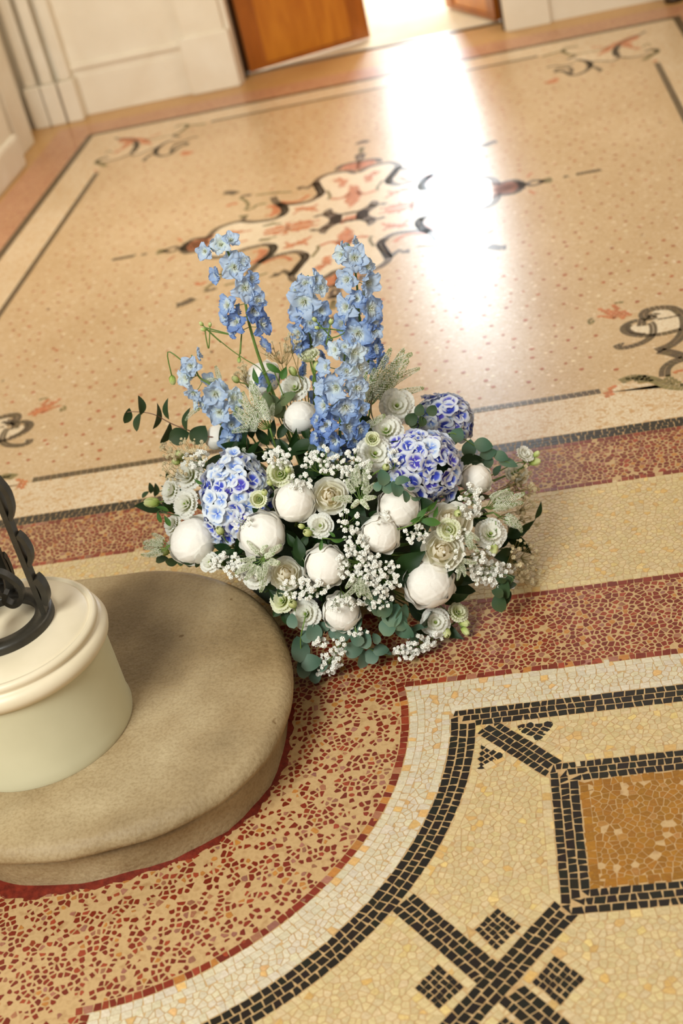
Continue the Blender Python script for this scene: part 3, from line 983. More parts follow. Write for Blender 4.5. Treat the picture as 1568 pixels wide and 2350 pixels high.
def lathe(name, prof, c, mat, seg=64, a0=0, a1=360, smooth=True):
    V, Fc = [], []
    full = abs(a1 - a0) >= 360
    ns = seg if full else seg + 1
    for r, z in prof:
        for k in range(ns):
            a = math.radians(a0 + (a1 - a0) * k / seg)
            V.append((c[0] + r * math.cos(a), c[1] + r * math.sin(a), z))
    for i in range(len(prof) - 1):
        for k in range(seg):
            k2 = (k + 1) % ns
            Fc.append((i * ns + k, i * ns + k2, (i + 1) * ns + k2, (i + 1) * ns + k))
    return mk_mesh(name, V, Fc, mat, smooth)
M['shaft'] = mottled('cream_paint_in_shade', srgb(206, 200, 168), srgb(198, 192, 160), 9, 0.45, 0.06, 0.002)  # the drum's cream paint with daylight shade put into its colour
M['plaster'] = mottled('cream_plaster', srgb(226, 212, 184), srgb(218, 204, 174), 14, 0.42, 0.06, 0.002)
DC = (-1.012, 1.841)
drum = empty('plaster_drum', (0, 0, 0), 'cream painted round plaster drum with moulded rim carrying the iron newel', 'pedestal')
DT = 0.345
sh = [(0.168, TZ + .0003), (0.1695, TZ + .008), (0.167, TZ + .02), (0.1655, DT - .05)]
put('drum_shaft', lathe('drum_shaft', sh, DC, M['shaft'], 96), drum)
cp = [(0.160, DT - .058), (0.171, DT - .053), (0.178, DT - .045), (0.180, DT - .036), (0.177, DT - .027), (0.1705, DT - .021), (0.1665, DT - .0195), (0.1655, DT - .0165), (0.1685, DT - .012), (0.1675, DT - .006), (0.163, DT - .002), (0.1585, DT - .0015), (0.1565, DT - .005), (0.1535, DT - .005), (0.150, DT - .0005), (0.10, DT + .003), (0.0, DT + .003)]
put('moulded_cap', lathe('moulded_cap', cp, DC, M['plaster'], 96), drum)
put('side_stringer', box_mesh('side_stringer', -2.6, DC[0] - .12, DC[1] - .115, DC[1] + .14, TZ + .0003, DT - .03, M['plaster'], 0.006), drum)

# ---- wrought iron newel standing on the drum
M['iron'] = mottled('dark_painted_iron', srgb(34, 31, 24), srgb(52, 47, 36), 30, 0.42, 0.15, 0.002)
iron = empty('iron_newel', (DC[0], DC[1], DT), 'dark wrought iron newel with upright bars and scrolls on the white drum', 'baluster')
IC = Vector((DC[0] - .002, DC[1] + .01, DT + .003))
def iput(name, vs, fs, smooth=False):
    off = Vector(iron.location)
    return put(name, mk_mesh(name, [Vector(v) - off for v in vs], fs, M['iron'], smooth), iron)
def strap(path, w, t, nrm):
    """flat bar: w across nrm direction, t thick"""
    vs, fs = [], []
    n = len(path)
    nv = Vector(nrm).normalized()
    for i, p in enumerate(path):
        tg = (path[min(i + 1, n - 1)] - path[max(i - 1, 0)]).normalized()
        s = tg.cross(nv).normalized()
        for a, b in ((-1, -1), (1, -1), (1, 1), (-1, 1)):
            vs.append(p + nv * (a * w / 2) + s * (b * t / 2))
    for i in range(n - 1):
        for k in range(4):
            k2 = (k + 1) % 4
            fs.append((i * 4 + k, i * 4 + k2, (i + 1) * 4 + k2, (i + 1) * 4 + k))
    fs += [(3, 2, 1, 0), tuple(range((n - 1) * 4, n * 4))]
    return vs, fs
rp = [(0.064, IC.z), (0.063, IC.z + .012), (0.066, IC.z + .016), (0.092, IC.z + .016), (0.095, IC.z + .011), (0.095, IC.z)]
rm = lathe('foot_ring', rp, (IC.x, IC.y), M['iron'], 64)
for v in rm.vertices: v.co -= Vector(iron.location)
put('foot_ring', rm, iron)
for q in range(4):
    a = math.radians(2 + 90 * q)
    rad = Vector((math.cos(a), math.sin(a), 0)); tan = Vector((-rad.y, rad.x, 0))
    base = IC + rad * 0.085
    iput('upright_bar', *strap([base + Vector((0, 0, z)) for z in (0.01, 0.3, 0.62)], 0.020, 0.010, tan))
    def S(pts, n=8):
        return [IC + rad * p.x + Vector((0, 0, p.y)) for p in spline(pts, n)]
    # big C scroll inside, curling at its foot
    iput('inner_scroll', *strap(S([(0.032, .068), (0.024, .052), (0.036, .040), (0.054, .050), (0.058, .078), (0.038, .106), (0.012, .110), (0.004, .085)]), 0.016, 0.008, tan), smooth=False)
    iput('inner_scroll', *strap(S([(0.012, .110), (0.030, .15), (0.060, .21), (0.070, .28), (0.058, .35), (0.030, .40), (0.018, .43), (0.030, .45), (0.042, .435)]), 0.016, 0.009, tan))
    iput('outer_scroll', *strap(S([(0.092, .035), (0.097, .045), (0.099, .060), (0.097, .078), (0.092, .088)]), 0.022, 0.012, tan))
    iput('outer_scroll', *strap(S([(0.091, .115), (0.098, .128), (0.101, .145), (0.098, .165), (0.091, .178)]), 0.018, 0.008, tan))
    iput('outer_scroll', *strap(S([(0.091, .21), (0.100, .23), (0.102, .26), (0.092, .29)]), 0.018, 0.008, tan))

# ------------------------------------------------------------------ room
M['wall'] = mottled('old_cream_limewash', srgb(234, 224, 204), srgb(228, 216, 194), 3.2, 0.6, 0.08, 0.004, c3=srgb(238, 230, 212))
def wood_mat(name, c1, c2):
    m, nt, lk, b = new_mat(name, c1, 0.28)
    n = noise(nt, lk, 3.0, 6, stretch=(6, 6, 1))
    n.inputs['Distortion'].default_value = 1.2
    r = ramp(nt, lk, n.outputs['Fac'], [(0.3, c1), (0.7, c2)])
    lk.new(r.outputs[0], b.inputs['Base Color'])
    return m
M['wood'] = wood_mat('honey_varnished_oak', srgb(176, 100, 22), srgb(200, 126, 36))
M['wood2'] = wood_mat('varnished_oak_rail', srgb(140, 74, 14), srgb(168, 92, 22))
M['dark'] = mottled('dark_stained_wood', srgb(48, 34, 20), srgb(66, 48, 30), 10, 0.45, 0.1)
M['sill'] = mottled('dark_threshold', srgb(84, 66, 38), srgb(60, 48, 30), 20, 0.3, 0.05)
ZT = 3.6
wall_back = put('wall_back', box_mesh('wall_back', -4.5, -1.36, 6.98, 7.25, 0, ZT, M['wall']))
wall_back['kind'] = 'structure'
def wpart(name, x0, x1, y0, y1, z0, z1, mat, parent, bevel=0.004):
    return put(name, box_mesh(name, x0, x1, y0, y1, z0, z1, mat, bevel), parent)
wpart('pilaster', -1.60, -1.385, 6.945, 6.99, 0.28, ZT, M['wall'], wall_back)
wpart('pilaster_plinth', -1.625, -1.365, 6.93, 6.99, 0, 0.285, M['wall'], wall_back, 0.01)
wpart('dado_rail', -2.22, -1.605, 6.965, 6.99, 0.235, 0.262, M['wall'], wall_back, 0.008)
wpart('skirting_panel', -2.20, -1.63, 6.974, 6.99, 0.0, 0.20, M['wall'], wall_back)
for x in (-2.245, -2.34, -2.43):
    wpart('corner_rib', x - .030, x + .030, 6.90, 6.99, 0.21, ZT, M['wall'], wall_back, 0.012)
    wpart('corner_rib_block', x - .042, x + .042, 6.885, 6.99, 0, 0.21, M['wall'], wall_back, 0.008)
wall_back_right = put('wall_back_right', box_mesh('wall_back_right', -0.010, 3.0, 6.955, 7.25, 0, ZT, M['wall']))
wall_back_right['kind'] = 'structure'
wpart('pilaster', 0.0, 0.215, 6.925, 6.96, 0, ZT, M['wall'], wall_back_right)
lint = put('wall_lintel', box_mesh('wall_lintel', -1.36, -0.010, 6.98, 7.25, 2.35, ZT, M['wall']))
lint['kind'] = 'structure'
wall_left = put('wall_left', box_mesh('wall_left', -2.75, -2.50, 4.2, 7.2, 0, ZT, M['wall']))
wall_left['kind'] = 'structure'
wpart('wall_pier', -2.60, -2.345, 4.4, 6.20, 0, ZT, M['wall'], wall_left, 0.02)
wpart('pier_plinth', -2.60, -2.325, 4.37, 6.22, 0, 0.16, M['wall'], wall_left, 0.02)
wpart('pilaster', -2.56, -2.40, 6.40, 6.62, 0, ZT, M['wall'], wall_left, 0.01)
# doorway: frame, sill, two leaves
sill = put('door_sill', box_mesh('door_sill', -1.36, -0.010, 7.135, 7.165, -0.001, 0.006, M['sill'], 0.001))
sill['kind'] = 'structure'
fr = empty('door_frame', (0, 0, 0)); fr['kind'] = 'structure'
wpart('door_jamb', -1.385, -1.352, 7.06, 7.18, 0, 2.35, M['dark'], fr, 0.003)
wpart('door_jamb', -0.022, 0.0, 6.97, 7.18, 0, 2.35, M['dark'], fr, 0.003)
wpart('door_head', -1.36, -0.010, 7.06, 7.18, 2.31, 2.35, M['dark'], fr, 0.003)
def leaf(name, hinge, ang, w, side, label_):
    t = empty(name, hinge); t['kind'] = 'structure'
    t.rotation_euler = (0, 0, ang)
    s = side
    def bx(nm, a, b, y0, y1, z0, z1, m, bv=0.003):
        x0, x1 = sorted((a * s, b * s))
        return put(nm, box_mesh(nm, x0, x1, y0, y1, z0, z1, m, bv), t)
    bx('stile', 0, .085, -.022, .022, .012, 2.3, M['wood2']); bx('stile', w - .085, w, -.022, .022, .012, 2.3, M['wood2'])
    bx('bottom_rail', .085, w - .085, -.020, .020, .012, .035, M['wood2'], 0.002); bx('top_rail', .085, w - .085, -.022, .022, 2.2, 2.3, M['wood2'])
    bx('lock_rail', .085, w - .085, -.022, .022, 0.95, 1.07, M['wood2'])
    bx('panel', .085, w - .085, -.012, .012, .035, .95, M['wood']); bx('panel', .085, w - .085, -.012, .012, 1.07, 2.2, M['wood'])
    bx('moulding', .085, .10, -.019, .019, .035, .95, M['wood2'], .004); bx('moulding', w - .10, w - .085, -.019, .019, .035, .95, M['wood2'], .004)
    hd = lathe('door_knob', [(0, .0), (.012, 0), (.014, .03), (.028, .042), (.03, .055), (.02, .07), (0, .073)], (0, 0), M['brass'], 20)
    k = put('door_knob', hd, t, Matrix.Translation((s * (w - .04), -.022, 1.02)) @ Matrix.Rotation(PI / 2, 4, 'X'))
    return t
M['brass'], *_ = new_mat('aged_brass', srgb(170, 130, 60), 0.3, 0.5, 1.0)
a1 = math.atan2(7.40 - 7.155, -0.712 + 1.345)
leaf('door_1', (-1.347, 7.15, 0), a1, 0.675, 1, '')
a2 = math.atan2(-(7.72 - 7.16), 0.262)
leaf('door_2', (-0.030, 7.165, 0), math.atan2(-(7.72 - 7.165), 0.255), 0.62, -1, '')
put('door_stop', lathe('door_stop', [(0.0, .03), (.014, .028), (.018, .018), (.016, .0)], (-1.215, 7.30), M['plaster'], 16))
tag(bpy.data.objects['door_stop'], 'small white round door stop at the foot of the oak door', 'door stop')

# passage beyond the doorway, with the tall bright window at its end
pas = put('wall_passage', box_mesh('wall_passage', -2.7, -2.6, 7.2, 10.3, 0, ZT, M['wall'])); pas['kind'] = 'structure'
pas2 = put('wall_passage', box_mesh('wall_passage', 1.6, 1.7, 7.2, 10.3, 0, ZT, M['wall'])); pas2['kind'] = 'structure'
WX0, WX1, WZ0, WZ1 = -0.73, -0.29, 0.80, 2.92
WL, WR = -1.45, 0.55
for x0, x1, z0, z1 in ((-2.7, WL, 0, ZT), (WR, 1.7, 0, ZT), (WL, WR, 0, WZ0), (WL, WR, WZ1, ZT)):
    o = put('wall_window_side', box_mesh('wall_window_side', x0, x1, 10.2, 10.4, z0, z1, M['wall'])); o['kind'] = 'structure'
wf = empty('window_1', (0, 0, 0)); wf['kind'] = 'structure'
M['white'] = mottled('white_gloss_paint', srgb(236, 232, 220), srgb(230, 226, 214), 8, 0.3, 0)
for x0, x1, z0, z1 in ((WX0 - .015, WX0 + .03, WZ0, WZ1), (WX1 - .03, WX1 + .015, WZ0, WZ1), (WL, WR, WZ0, WZ0 + .04), (WL, WR, WZ1 - .04, WZ1), (WL, WL + .03, WZ0, WZ1), (WR - .03, WR, WZ0, WZ1)):
    put('window_frame', box_mesh('window_frame', x0, x1, 10.19, 10.25, z0, z1, M['white'], .003), wf)
gm = bpy.data.materials.new('daylit_window_pane'); gm.use_nodes = True
gn = gm.node_tree
for n_ in list(gn.nodes): gn.nodes.remove(n_)
ge = gn.nodes.new('ShaderNodeEmission'); go = gn.nodes.new('ShaderNodeOutputMaterial')
ge.inputs[0].default_value = (0.80, 0.91, 1.0, 1); ge.inputs[1].default_value = 46.0
gn.links.new(ge.outputs[0], go.inputs[0])
put('pane', box_mesh('pane', WX0 + .03, WX1 - .03, 10.22, 10.226, WZ0 + .04, WZ1 - .04, gm), wf)

fm = gm.copy(); fm.name = 'added_side_glow'  # glowing side panes added to widen the haze on the floor
for n_ in fm.node_tree.nodes:
    if n_.type == 'EMISSION': n_.inputs[1].default_value = 4.0; n_.inputs[0].default_value = (0.86, 0.93, 1.0, 1)
for x0, x1 in ((WL + .03, WX0 - .015), (WX1 + .015, WR - .03)):
    put('added_glow_pane', box_mesh('added_glow_pane', x0, x1, 10.22, 10.226, WZ0 + .04, WZ1 - .04, fm), wf)
# dark furniture leg at the far right corner
fl_leg = put('furniture_leg', lathe('furniture_leg', [(0, 0), (.045, 0), (.048, .02), (.036, .05), (.040, .30), (.05, .5), (.05, .8)], (0.80, 6.86), M['dark'], 24))
tag(fl_leg, 'dark turned wooden furniture leg in the far right corner', 'furniture leg')

# ================================================================== FLOWERS
EC = Vector((-0.53, 2.37, 0.08))
ER = Vector((0.415, 0.335, 0.355))
TOCAM = (ORG - Vector((-0.5, 2.2, 0.3))).normalized()
def place(u, v, Y=None, k=1.0):
    """3-D point seen at a spot of the photograph: on the mound, on an upright plane or on the floor"""
    d = ray(u, v)
    if Y is None:
        r = ER * k
        o = Vector(((ORG.x - EC.x) / r.x, (ORG.y - EC.y) / r.y, (ORG.z - EC.z) / r.z))
        e = Vector((d.x / r.x, d.y / r.y, d.z / r.z))
        a, b, c = e.dot(e), o.dot(e), o.dot(o) - 1
        q = b * b - a * c
        if q > 0:
            p = ORG + d * ((-b - math.sqrt(q)) / a)
        else:
            p = ORG + d * (-b / a)
    else:
        p = ORG + d * (Y / d.y)
    if p.z < 0.018:
        p = ORG + d * ((0.018 - CH) / d.z)
    return p
def dnormal(p):
    n = Vector(((p.x - EC.x) / ER.x ** 2, (p.y - EC.y) / ER.y ** 2, (p.z - EC.z) / ER.z ** 2))
    return n.normalized()
def metres(px, p):
    return px * (p - ORG).dot(FWD) / FOC
def frame(n, spin=0.0, pos=(0, 0, 0), s=1.0):
    n = Vector(n).normalized()
    q = Vector((0, 0, 1)).rotation_difference(n)
    return Matrix.Translation(pos) @ q.to_matrix().to_4x4() @ Matrix.Rotation(spin, 4, 'Z') @ Matrix.Scale(s, 4)

# ---- petal and leaf materials (colour runs along the petal's own u, v)
def petal_mat(name, c_base, c_mid, c_edge, transl=0.3, p0=0.15, p1=0.75, edge_side=0.0, rough=0.55, vein=0.0, nscale=70):
    m, nt, lk, b = new_mat(name, c_mid, rough, 0.25)
    uv = nt.new('ShaderNodeUVMap')
    sp_ = nt.new('ShaderNodeSeparateXYZ')
    lk.new(uv.outputs[0], sp_.inputs[0])
    src = sp_.outputs[1]
    if edge_side:
        a = nt.new('ShaderNodeMath'); a.operation = 'MULTIPLY_ADD'; a.inputs[1].default_value = 2; a.inputs[2].default_value = -1
        lk.new(sp_.outputs[0], a.inputs[0])
        ab = nt.new('ShaderNodeMath'); ab.operation = 'ABSOLUTE'; lk.new(a.outputs[0], ab.inputs[0])
        mu = nt.new('ShaderNodeMath'); mu.operation = 'MULTIPLY'; mu.inputs[1].default_value = edge_side; lk.new(ab.outputs[0], mu.inputs[0])
        mxx = nt.new('ShaderNodeMath'); mxx.operation = 'MAXIMUM'; lk.new(mu.outputs[0], mxx.inputs[0]); lk.new(src, mxx.inputs[1])
        src = mxx.outputs[0]
    n = noise(nt, lk, nscale, 3)
    ad = nt.new('ShaderNodeMath'); ad.operation = 'MULTIPLY_ADD'; ad.inputs[1].default_value = 0.35
    lk.new(n.outputs['Fac'], ad.inputs[0])
    sb = nt.new('ShaderNodeMath'); sb.operation = 'SUBTRACT'; sb.inputs[1].default_value = 0.175
    lk.new(src, sb.inputs[0]); lk.new(sb.outputs[0], ad.inputs[2])
    r = ramp(nt, lk, ad.outputs[0], [(0.0, c_base), (p0, c_base), ((p0 + p1) / 2, c_mid), (p1, c_edge)])
    lk.new(r.outputs[0], b.inputs['Base Color'])
    nb = noise(nt, lk, 55, 5)
    bump(nt, lk, nb.outputs['Fac'], b, 0.25, 0.002)
    t = nt.new('ShaderNodeBsdfTranslucent')
    lk.new(r.outputs[0], t.inputs[0])
    mx = nt.new('ShaderNodeMixShader'); mx.inputs[0].default_value = transl
    out = nt['Material Output']
    lk.new(b.outputs[0], mx.inputs[1]); lk.new(t.outputs[0], mx.inputs[2]); lk.new(mx.outputs[0], out.inputs[0])
    return m
M['heart'] = mottled('white_peony_heart', srgb(240, 234, 224), srgb(245, 241, 232), 18, 0.7, 0.25, 0.002, spec=0.15)
M['peony'] = petal_mat('white_peony_petal', srgb(236, 238, 218), srgb(248, 246, 238), srgb(250, 248, 240), 0.12, .05, .3)
M['peony_blush'] = petal_mat('blush_peony_petal', srgb(244, 232, 222), srgb(248, 242, 234), srgb(250, 247, 240), 0.12, .1, .6)
M['rose'] = petal_mat('cream_rose_petal', srgb(244, 240, 206), srgb(250, 246, 224), srgb(251, 249, 238), 0.42, .15, .85)
M['rose_core'] = petal_mat('rose_heart_petal', srgb(248, 236, 200), srgb(250, 240, 212), srgb(250, 244, 226), 0.42, .15, .85)
M['lisi'] = petal_mat('white_lisianthus_petal', srgb(216, 226, 156), srgb(246, 245, 226), srgb(250, 249, 240), 0.36, .18, .6)
M['lisi_green'] = petal_mat('pale_green_lisianthus_petal', srgb(200, 216, 130), srgb(230, 234, 180), srgb(242, 242, 212), 0.34, .1, .8)
M['hyd'] = petal_mat('blue_hydrangea_petal', srgb(62, 74, 188), srgb(92, 112, 208), srgb(222, 226, 236), 0.15, .40, .68, 0.90, nscale=60)
M['hyd_violet'] = petal_mat('violet_hydrangea_petal', srgb(80, 70, 184), srgb(112, 112, 206), srgb(224, 226, 236), 0.15, .40, .68, 0.90, nscale=60)
M['hyd_pale'] = petal_mat('pale_hydrangea_petal', srgb(110, 144, 226), srgb(160, 186, 234), srgb(230, 236, 242), 0.15, .20, .66, 0.92, nscale=60)
M['hyd_centre'], *_ = new_mat('hydrangea_floret_eye', srgb(60, 86, 190), 0.6)
for k, (a, b_, c) in {'pale': ((228, 236, 222), (204, 220, 238), (188, 208, 236)), 'mid': ((222, 230, 230), (174, 198, 232), (152, 180, 226)), 'deep': ((194, 208, 232), (144, 170, 218), (120, 150, 210)), 'white': ((226, 234, 206), (226, 236, 236), (208, 224, 240))}.items():
    M['del_' + k] = petal_mat(k + '_blue_delphinium_petal', srgb(*a), srgb(*b_), srgb(*c), 0.32, .12, .8, nscale=55)
M['bee'] = petal_mat('delphinium_eye', srgb(200, 206, 130), srgb(232, 232, 210), srgb(240, 240, 232), 0.2, .2, .8)
M['stem'] = mottled('fresh_green_stem', srgb(84, 112, 44), srgb(112, 140, 64), 30, 0.5, 0)
M['stem_dark'] = mottled('dark_green_stem', srgb(52, 72, 30), srgb(70, 92, 42), 30, 0.5, 0)
M['stem_tan'] = mottled('dry_tan_stem', srgb(150, 132, 80), srgb(120, 112, 62), 30, 0.6, 0)
M['stem_red'] = mottled('reddish_eucalyptus_stem', srgb(122, 78, 60), srgb(142, 108, 78), 20, 0.5, 0)
M['bud'] = petal_mat('green_flower_bud', srgb(140, 168, 70), srgb(192, 208, 116), srgb(226, 230, 168), 0.2, .1, .9)
def leaf_mat(name, c1, c2, c3, rough, transl=0.12):
    m = petal_mat(name, c1, c2, c3, transl, 0.05, 0.95, nscale=90, rough=rough)
    return m
M['euc'] = leaf_mat('grey_green_eucalyptus_leaf', srgb(112, 134, 106), srgb(88, 118, 96), srgb(72, 106, 84), 0.5)
M['euc_blue'] = leaf_mat('blue_green_eucalyptus_leaf', srgb(116, 138, 120), srgb(92, 118, 100), srgb(74, 102, 84), 0.5)
M['euc_dark'] = leaf_mat('dark_eucalyptus_leaf', srgb(70, 84, 52), srgb(58, 78, 48), srgb(48, 70, 44), 0.45)
M['euc_olive'] = leaf_mat('olive_eucalyptus_leaf', srgb(128, 140, 96), srgb(112, 128, 88), srgb(96, 116, 80), 0.5)
M['leaf'] = leaf_mat('dark_green_leaf', srgb(38, 60, 24), srgb(32, 58, 24), srgb(26, 50, 20), 0.35)
M['leaf_mid'] = leaf_mat('mid_green_leaf', srgb(82, 120, 52), srgb(66, 106, 42), srgb(54, 92, 36), 0.4)
M['ver_white'], *_ = new_mat('white_spike_bead', srgb(238, 240, 218), 0.6)
M['ver_green'], *_ = new_mat('green_spike_bead', srgb(140, 162, 96), 0.6)
M['gyp'], *_ = new_mat('white_gypsophila_blossom', srgb(250, 249, 242), 0.6)
M['gyp_tan'], *_ = new_mat('cream_gypsophila_blossom', srgb(226, 212, 176), 0.6)
M['bowl'], *_ = new_mat('black_plastic_bowl', srgb(24, 24, 22), 0.5)
M['foam'] = mottled('dark_green_floral_foam', srgb(26, 40, 20), srgb(36, 52, 28), 60, 0.9, 0.3)

def surf(name, fn, nu, nv, mat):
    """grid surface with a uv map; fn(u in -1..1, v in 0..1) -> point"""
    V, UV, Fc = [], [], []
    for j in range(nv + 1):
        for i in range(nu + 1):
            u, v = -1 + 2 * i / nu, j / nv
            V.append(fn(u, v)); UV.append((i / nu, v))
    for j in range(nv):
        for i in range(nu):
            a = j * (nu + 1) + i
            Fc.append((a, a + 1, a + nu + 2, a + nu + 1))
    me = bpy.data.meshes.new(name)
    me.from_pydata([tuple(p) for p in V], [], Fc)
    me.materials.append(mat)
    uvl = me.uv_layers.new(name='UVMap')
    for l in me.loops:
        uvl.data[l.index].uv = UV[l.vertex_index]
    me.polygons.foreach_set('use_smooth', [True] * len(me.polygons))
    me.update()
    return me
def interp(tab, v):
    n = len(tab) - 1
    x = max(0, min(0.9999, v)) * n
    i = int(x); t = x - i
    t = t * t * (3 - 2 * t) if False else t
    a, b = tab[i], tab[i + 1]
    if isinstance(a, tuple):
        return tuple(p + (q - p) * t for p, q in zip(a, b))
    return a + (b - a) * t

# ---- closed cup petal lying on a ball
def ball_petal(R, th, w, mat, lip=0.04, ruf=0.02, fr=3.0, hz=0.93, nu=8, nv=8, seed=0, taper=0.55):
    rs = random.Random(seed)
    p1, p2, p3 = rs.uniform(0, 6), rs.uniform(0, 6), rs.uniform(0, 6)
    def fn(u, v):
        tip = 1 - taper * 0.36 * abs(u) ** 2.6 + 0.045 * math.sin(fr * 2.3 * u + p1) * v + .02 * math.sin(fr * 5 * u + p2) * v
        t = math.radians(8 + (th - 8) * v * tip)
        ww = math.radians(w) * (0.35 + 0.65 * math.sin(min(1.0, v * 1.15 + .12) * PI * .52))
        ww *= 1 - .22 * v ** 4
        az = u * ww / max(0.45, math.sin(t) + .12)
        e = max(abs(u) ** 3, v ** 6)
        r = R * (1 + lip * e + ruf * math.sin(fr * PI * u + p2) * v * v + 0.012 * math.sin(5 * v + p3))
        az = max(-2.2, min(2.2, az))
        return (r * math.sin(t) * math.cos(az), r * math.sin(t) * math.sin(az), -r * math.cos(t) * hz)
    return surf('petal', fn, nu, nv, mat)
def open_petal(prof, wid, mat, ruf=0.05, fr=3.0, nu=7, nv=6, seed=0, notch=0.25, curl=0.0):
    rs = random.Random(seed)
    p1, p2 = rs.uniform(0, 6), rs.uniform(0, 6)
    def fn(u, v):
        vv = v * (1 - notch * abs(u) ** 2.5 * v)
        rho, z = interp(prof, vv)
        w = interp(wid, v)
        y = u * w
        z2 = z + ruf * v * v * math.sin(fr * PI * u + p1) * (0.4 + 0.6 * abs(u)) + curl * u * u
        z2 += ruf * .5 * v * math.sin(7 * v + p2)
        # wrap around the axis
        R = max(rho, w * 0.8, 1e-4)
        a = y / R
        return (rho - R * (1 - math.cos(a)), R * math.sin(a), z2)
    return surf('petal', fn, nu, nv, mat)

def cone_sepals(name, R, L, z0, n, mat):
    V, Fc = [], []
    for i in range(n):
        a = 2 * PI * i / n
        for j, (f, w, dz) in enumerate(((.25, .30, -.12), (.7, .42, -.05), (1.0, .05, .22))):
            for s in (-1, 1):
                x, y = R * f, s * w * R * .5
                V.append((x * math.cos(a) - y * math.sin(a), x * math.sin(a) + y * math.cos(a), z0 + dz * L))
        b = i * 6
        Fc += [(b, b + 1, b + 3, b + 2), (b + 2, b + 3, b + 5, b + 4)]
    return mk_mesh(name, V, Fc, mat, True)

BASE = Vector((-0.53, 2.38, 0.07))
def stem_mesh(head, back, r=0.0024, mat='stem', end=None, name='stem'):
    """stem from the flower's base down into the foam, in the flower's own (translated) space"""
    e = (end if end is not None else BASE + Vector((random.uniform(-.10, .10), random.uniform(-.07, .08), 0))) - head
    pts = [Vector((0, 0, 0)) + back * 0.0, back * 0.05, e * 0.55 + back * 0.03, e]
    path = spline(pts, 4)
    path = [Vector(p) for p in path]
    vs, fs = tube(path, r, 6)
    return mk_mesh(name, vs, fs, M[mat], True)

def root_empty(name, p, label, cat, group=None):
    return empty(name, p, label, cat, group)

# ---- mesh banks
def petal_ball(seed):
    """the tightly folded ball of inner petals: soft overlapping lobes with rolled edges"""
    rs = random.Random(seed * 7 + 3)
    P = []
    for i in range(9):
        lay = i / 8
        P.append((rs.uniform(0, .6) + i * 2.39996, math.radians(172 - 62 * lay + rs.uniform(-6, 6)), math.radians(rs.uniform(56, 78)), rs.uniform(0, 6)))
    ph = [rs.uniform(0, 6) for _ in range(6)]
    NU, NV = 72, 46
    V, Fc = [], []
    for j in range(NV + 1):
        th = PI * j / NV
        for i in range(NU):
            az = 2 * PI * i / NU
            r = .905 + .012 * math.sin(2 * az + ph[0]) * math.sin(th) + .012 * math.sin(3 * th + ph[1])
            for a0, te, w, pp in P:
                du = (az - a0 + PI) % (2 * PI) - PI
                lim = te * (1 - .16 * (du / w) ** 2) + .035 * math.sin(4 * du + pp) + .015 * math.sin(9 * du + pp)
                sw = w * (1.15 - .55 * (th / te) ** 3) + .03 * math.sin(5 * th + pp)
                e = min(lim - th, (sw - abs(du)) * max(.25, math.sin(th)))
                if e > 0:
                    x = min(1, e / .05)
                    r += .014 * x * x * (3 - 2 * x) + .013 * math.exp(-((e - .06) / .045) ** 2)
            r += .004 * math.sin(11 * az + 3 * math.sin(4 * th) + ph[2]) * math.sin(th)
            V.append((r * math.sin(th) * math.cos(az), r * math.sin(th) * math.sin(az), -r * math.cos(th) * .95))
    for j in range(NV):
        for i in range(NU):
            i2 = (i + 1) % NU
            Fc.append((j * NU + i, j * NU + i2, (j + 1) * NU + i2, (j + 1) * NU + i))
    return mk_mesh('petal_heart', V, Fc, M['heart'], True)
def blob(name, mat, rx=1, rz=1, sub=1, rough=0.0):
    bm = bmesh.new()
    bmesh.ops.create_icosphere(bm, subdivisions=sub, radius=1)
    for v in bm.verts:
        k = 1 + random.uniform(-rough, rough)
        v.co = Vector((v.co.x * rx, v.co.y * rx, v.co.z * rz)) * k
    me = bpy.data.meshes.new(name)
    bm.to_mesh(me); bm.free()
    me.materials.append(mat)
    me.polygons.foreach_set('use_smooth', [True] * len(me.polygons))
    return me

PEO = {}
for mk in ('peony', 'peony_blush'):
    m = M[mk]
    PEO[mk] = {
        'guard': [ball_petal(1.0, 92 + 10 * i, 46, m, .06, .05, 2.0, seed=i, taper=.8, nu=12, nv=9) for i in range(3)],
        'outer': [ball_petal(1.0, 112 + 8 * i, 54, m, .03, .03, 1.8, seed=10 + i, nv=12, nu=12, taper=.8) for i in range(3)],
        'heart': [petal_ball(i) for i in range(4)]}
SEPAL = cone_sepals('calyx', .62, 1.0, -.86, 5, M['leaf_mid'])
def peony(u, v, dpx, label, facing=None, mk='peony', k=1.0, Y=None, squash=0.92, wild=0.0, guard=3):
    p = place(u, v, Y, k)
    n = facing if facing is not None else (dnormal(p) * .75 + TOCAM * .35)
    n = Vector(n).normalized()
    R = metres(dpx, p) / 2 * 0.97
    t = root_empty('peony', p - n * R * .1, label, 'peony', 'white peonies in the arrangement')
    sq = Matrix.Diagonal((1, 1, squash, 1))
    F0 = frame(n, random.uniform(0, 6), s=R) @ sq
    bank = PEO[mk]
    put('petal_heart', random.choice(bank['heart']), t, F0)
    def ring_(key, cnt, r0, r1, tilt):
        ph = random.uniform(0, 6)
        for i in range(cnt):
            a = ph + i * 2.39996 + random.uniform(-.2, .2)
            put('petal', random.choice(bank[key]), t, F0 @ Matrix.Rotation(a, 4, 'Z') @ Matrix.Rotation(random.uniform(-.3, 1) * tilt, 4, 'Y') @ Matrix.Scale(r0 + (r1 - r0) * i / max(1, cnt - 1), 4))
    ring_('outer', 4, 1.0, 1.03, .03 + wild * .04)
    ring_('guard', guard + 1, 1.03, 1.07, .10 + wild * .05)
    put('calyx', SEPAL, t, F0)
    put('stem', stem_mesh(Vector(t.location) - n * R * .8, -n, .0028), t, Matrix.Translation(-n * R * .8))
    return t

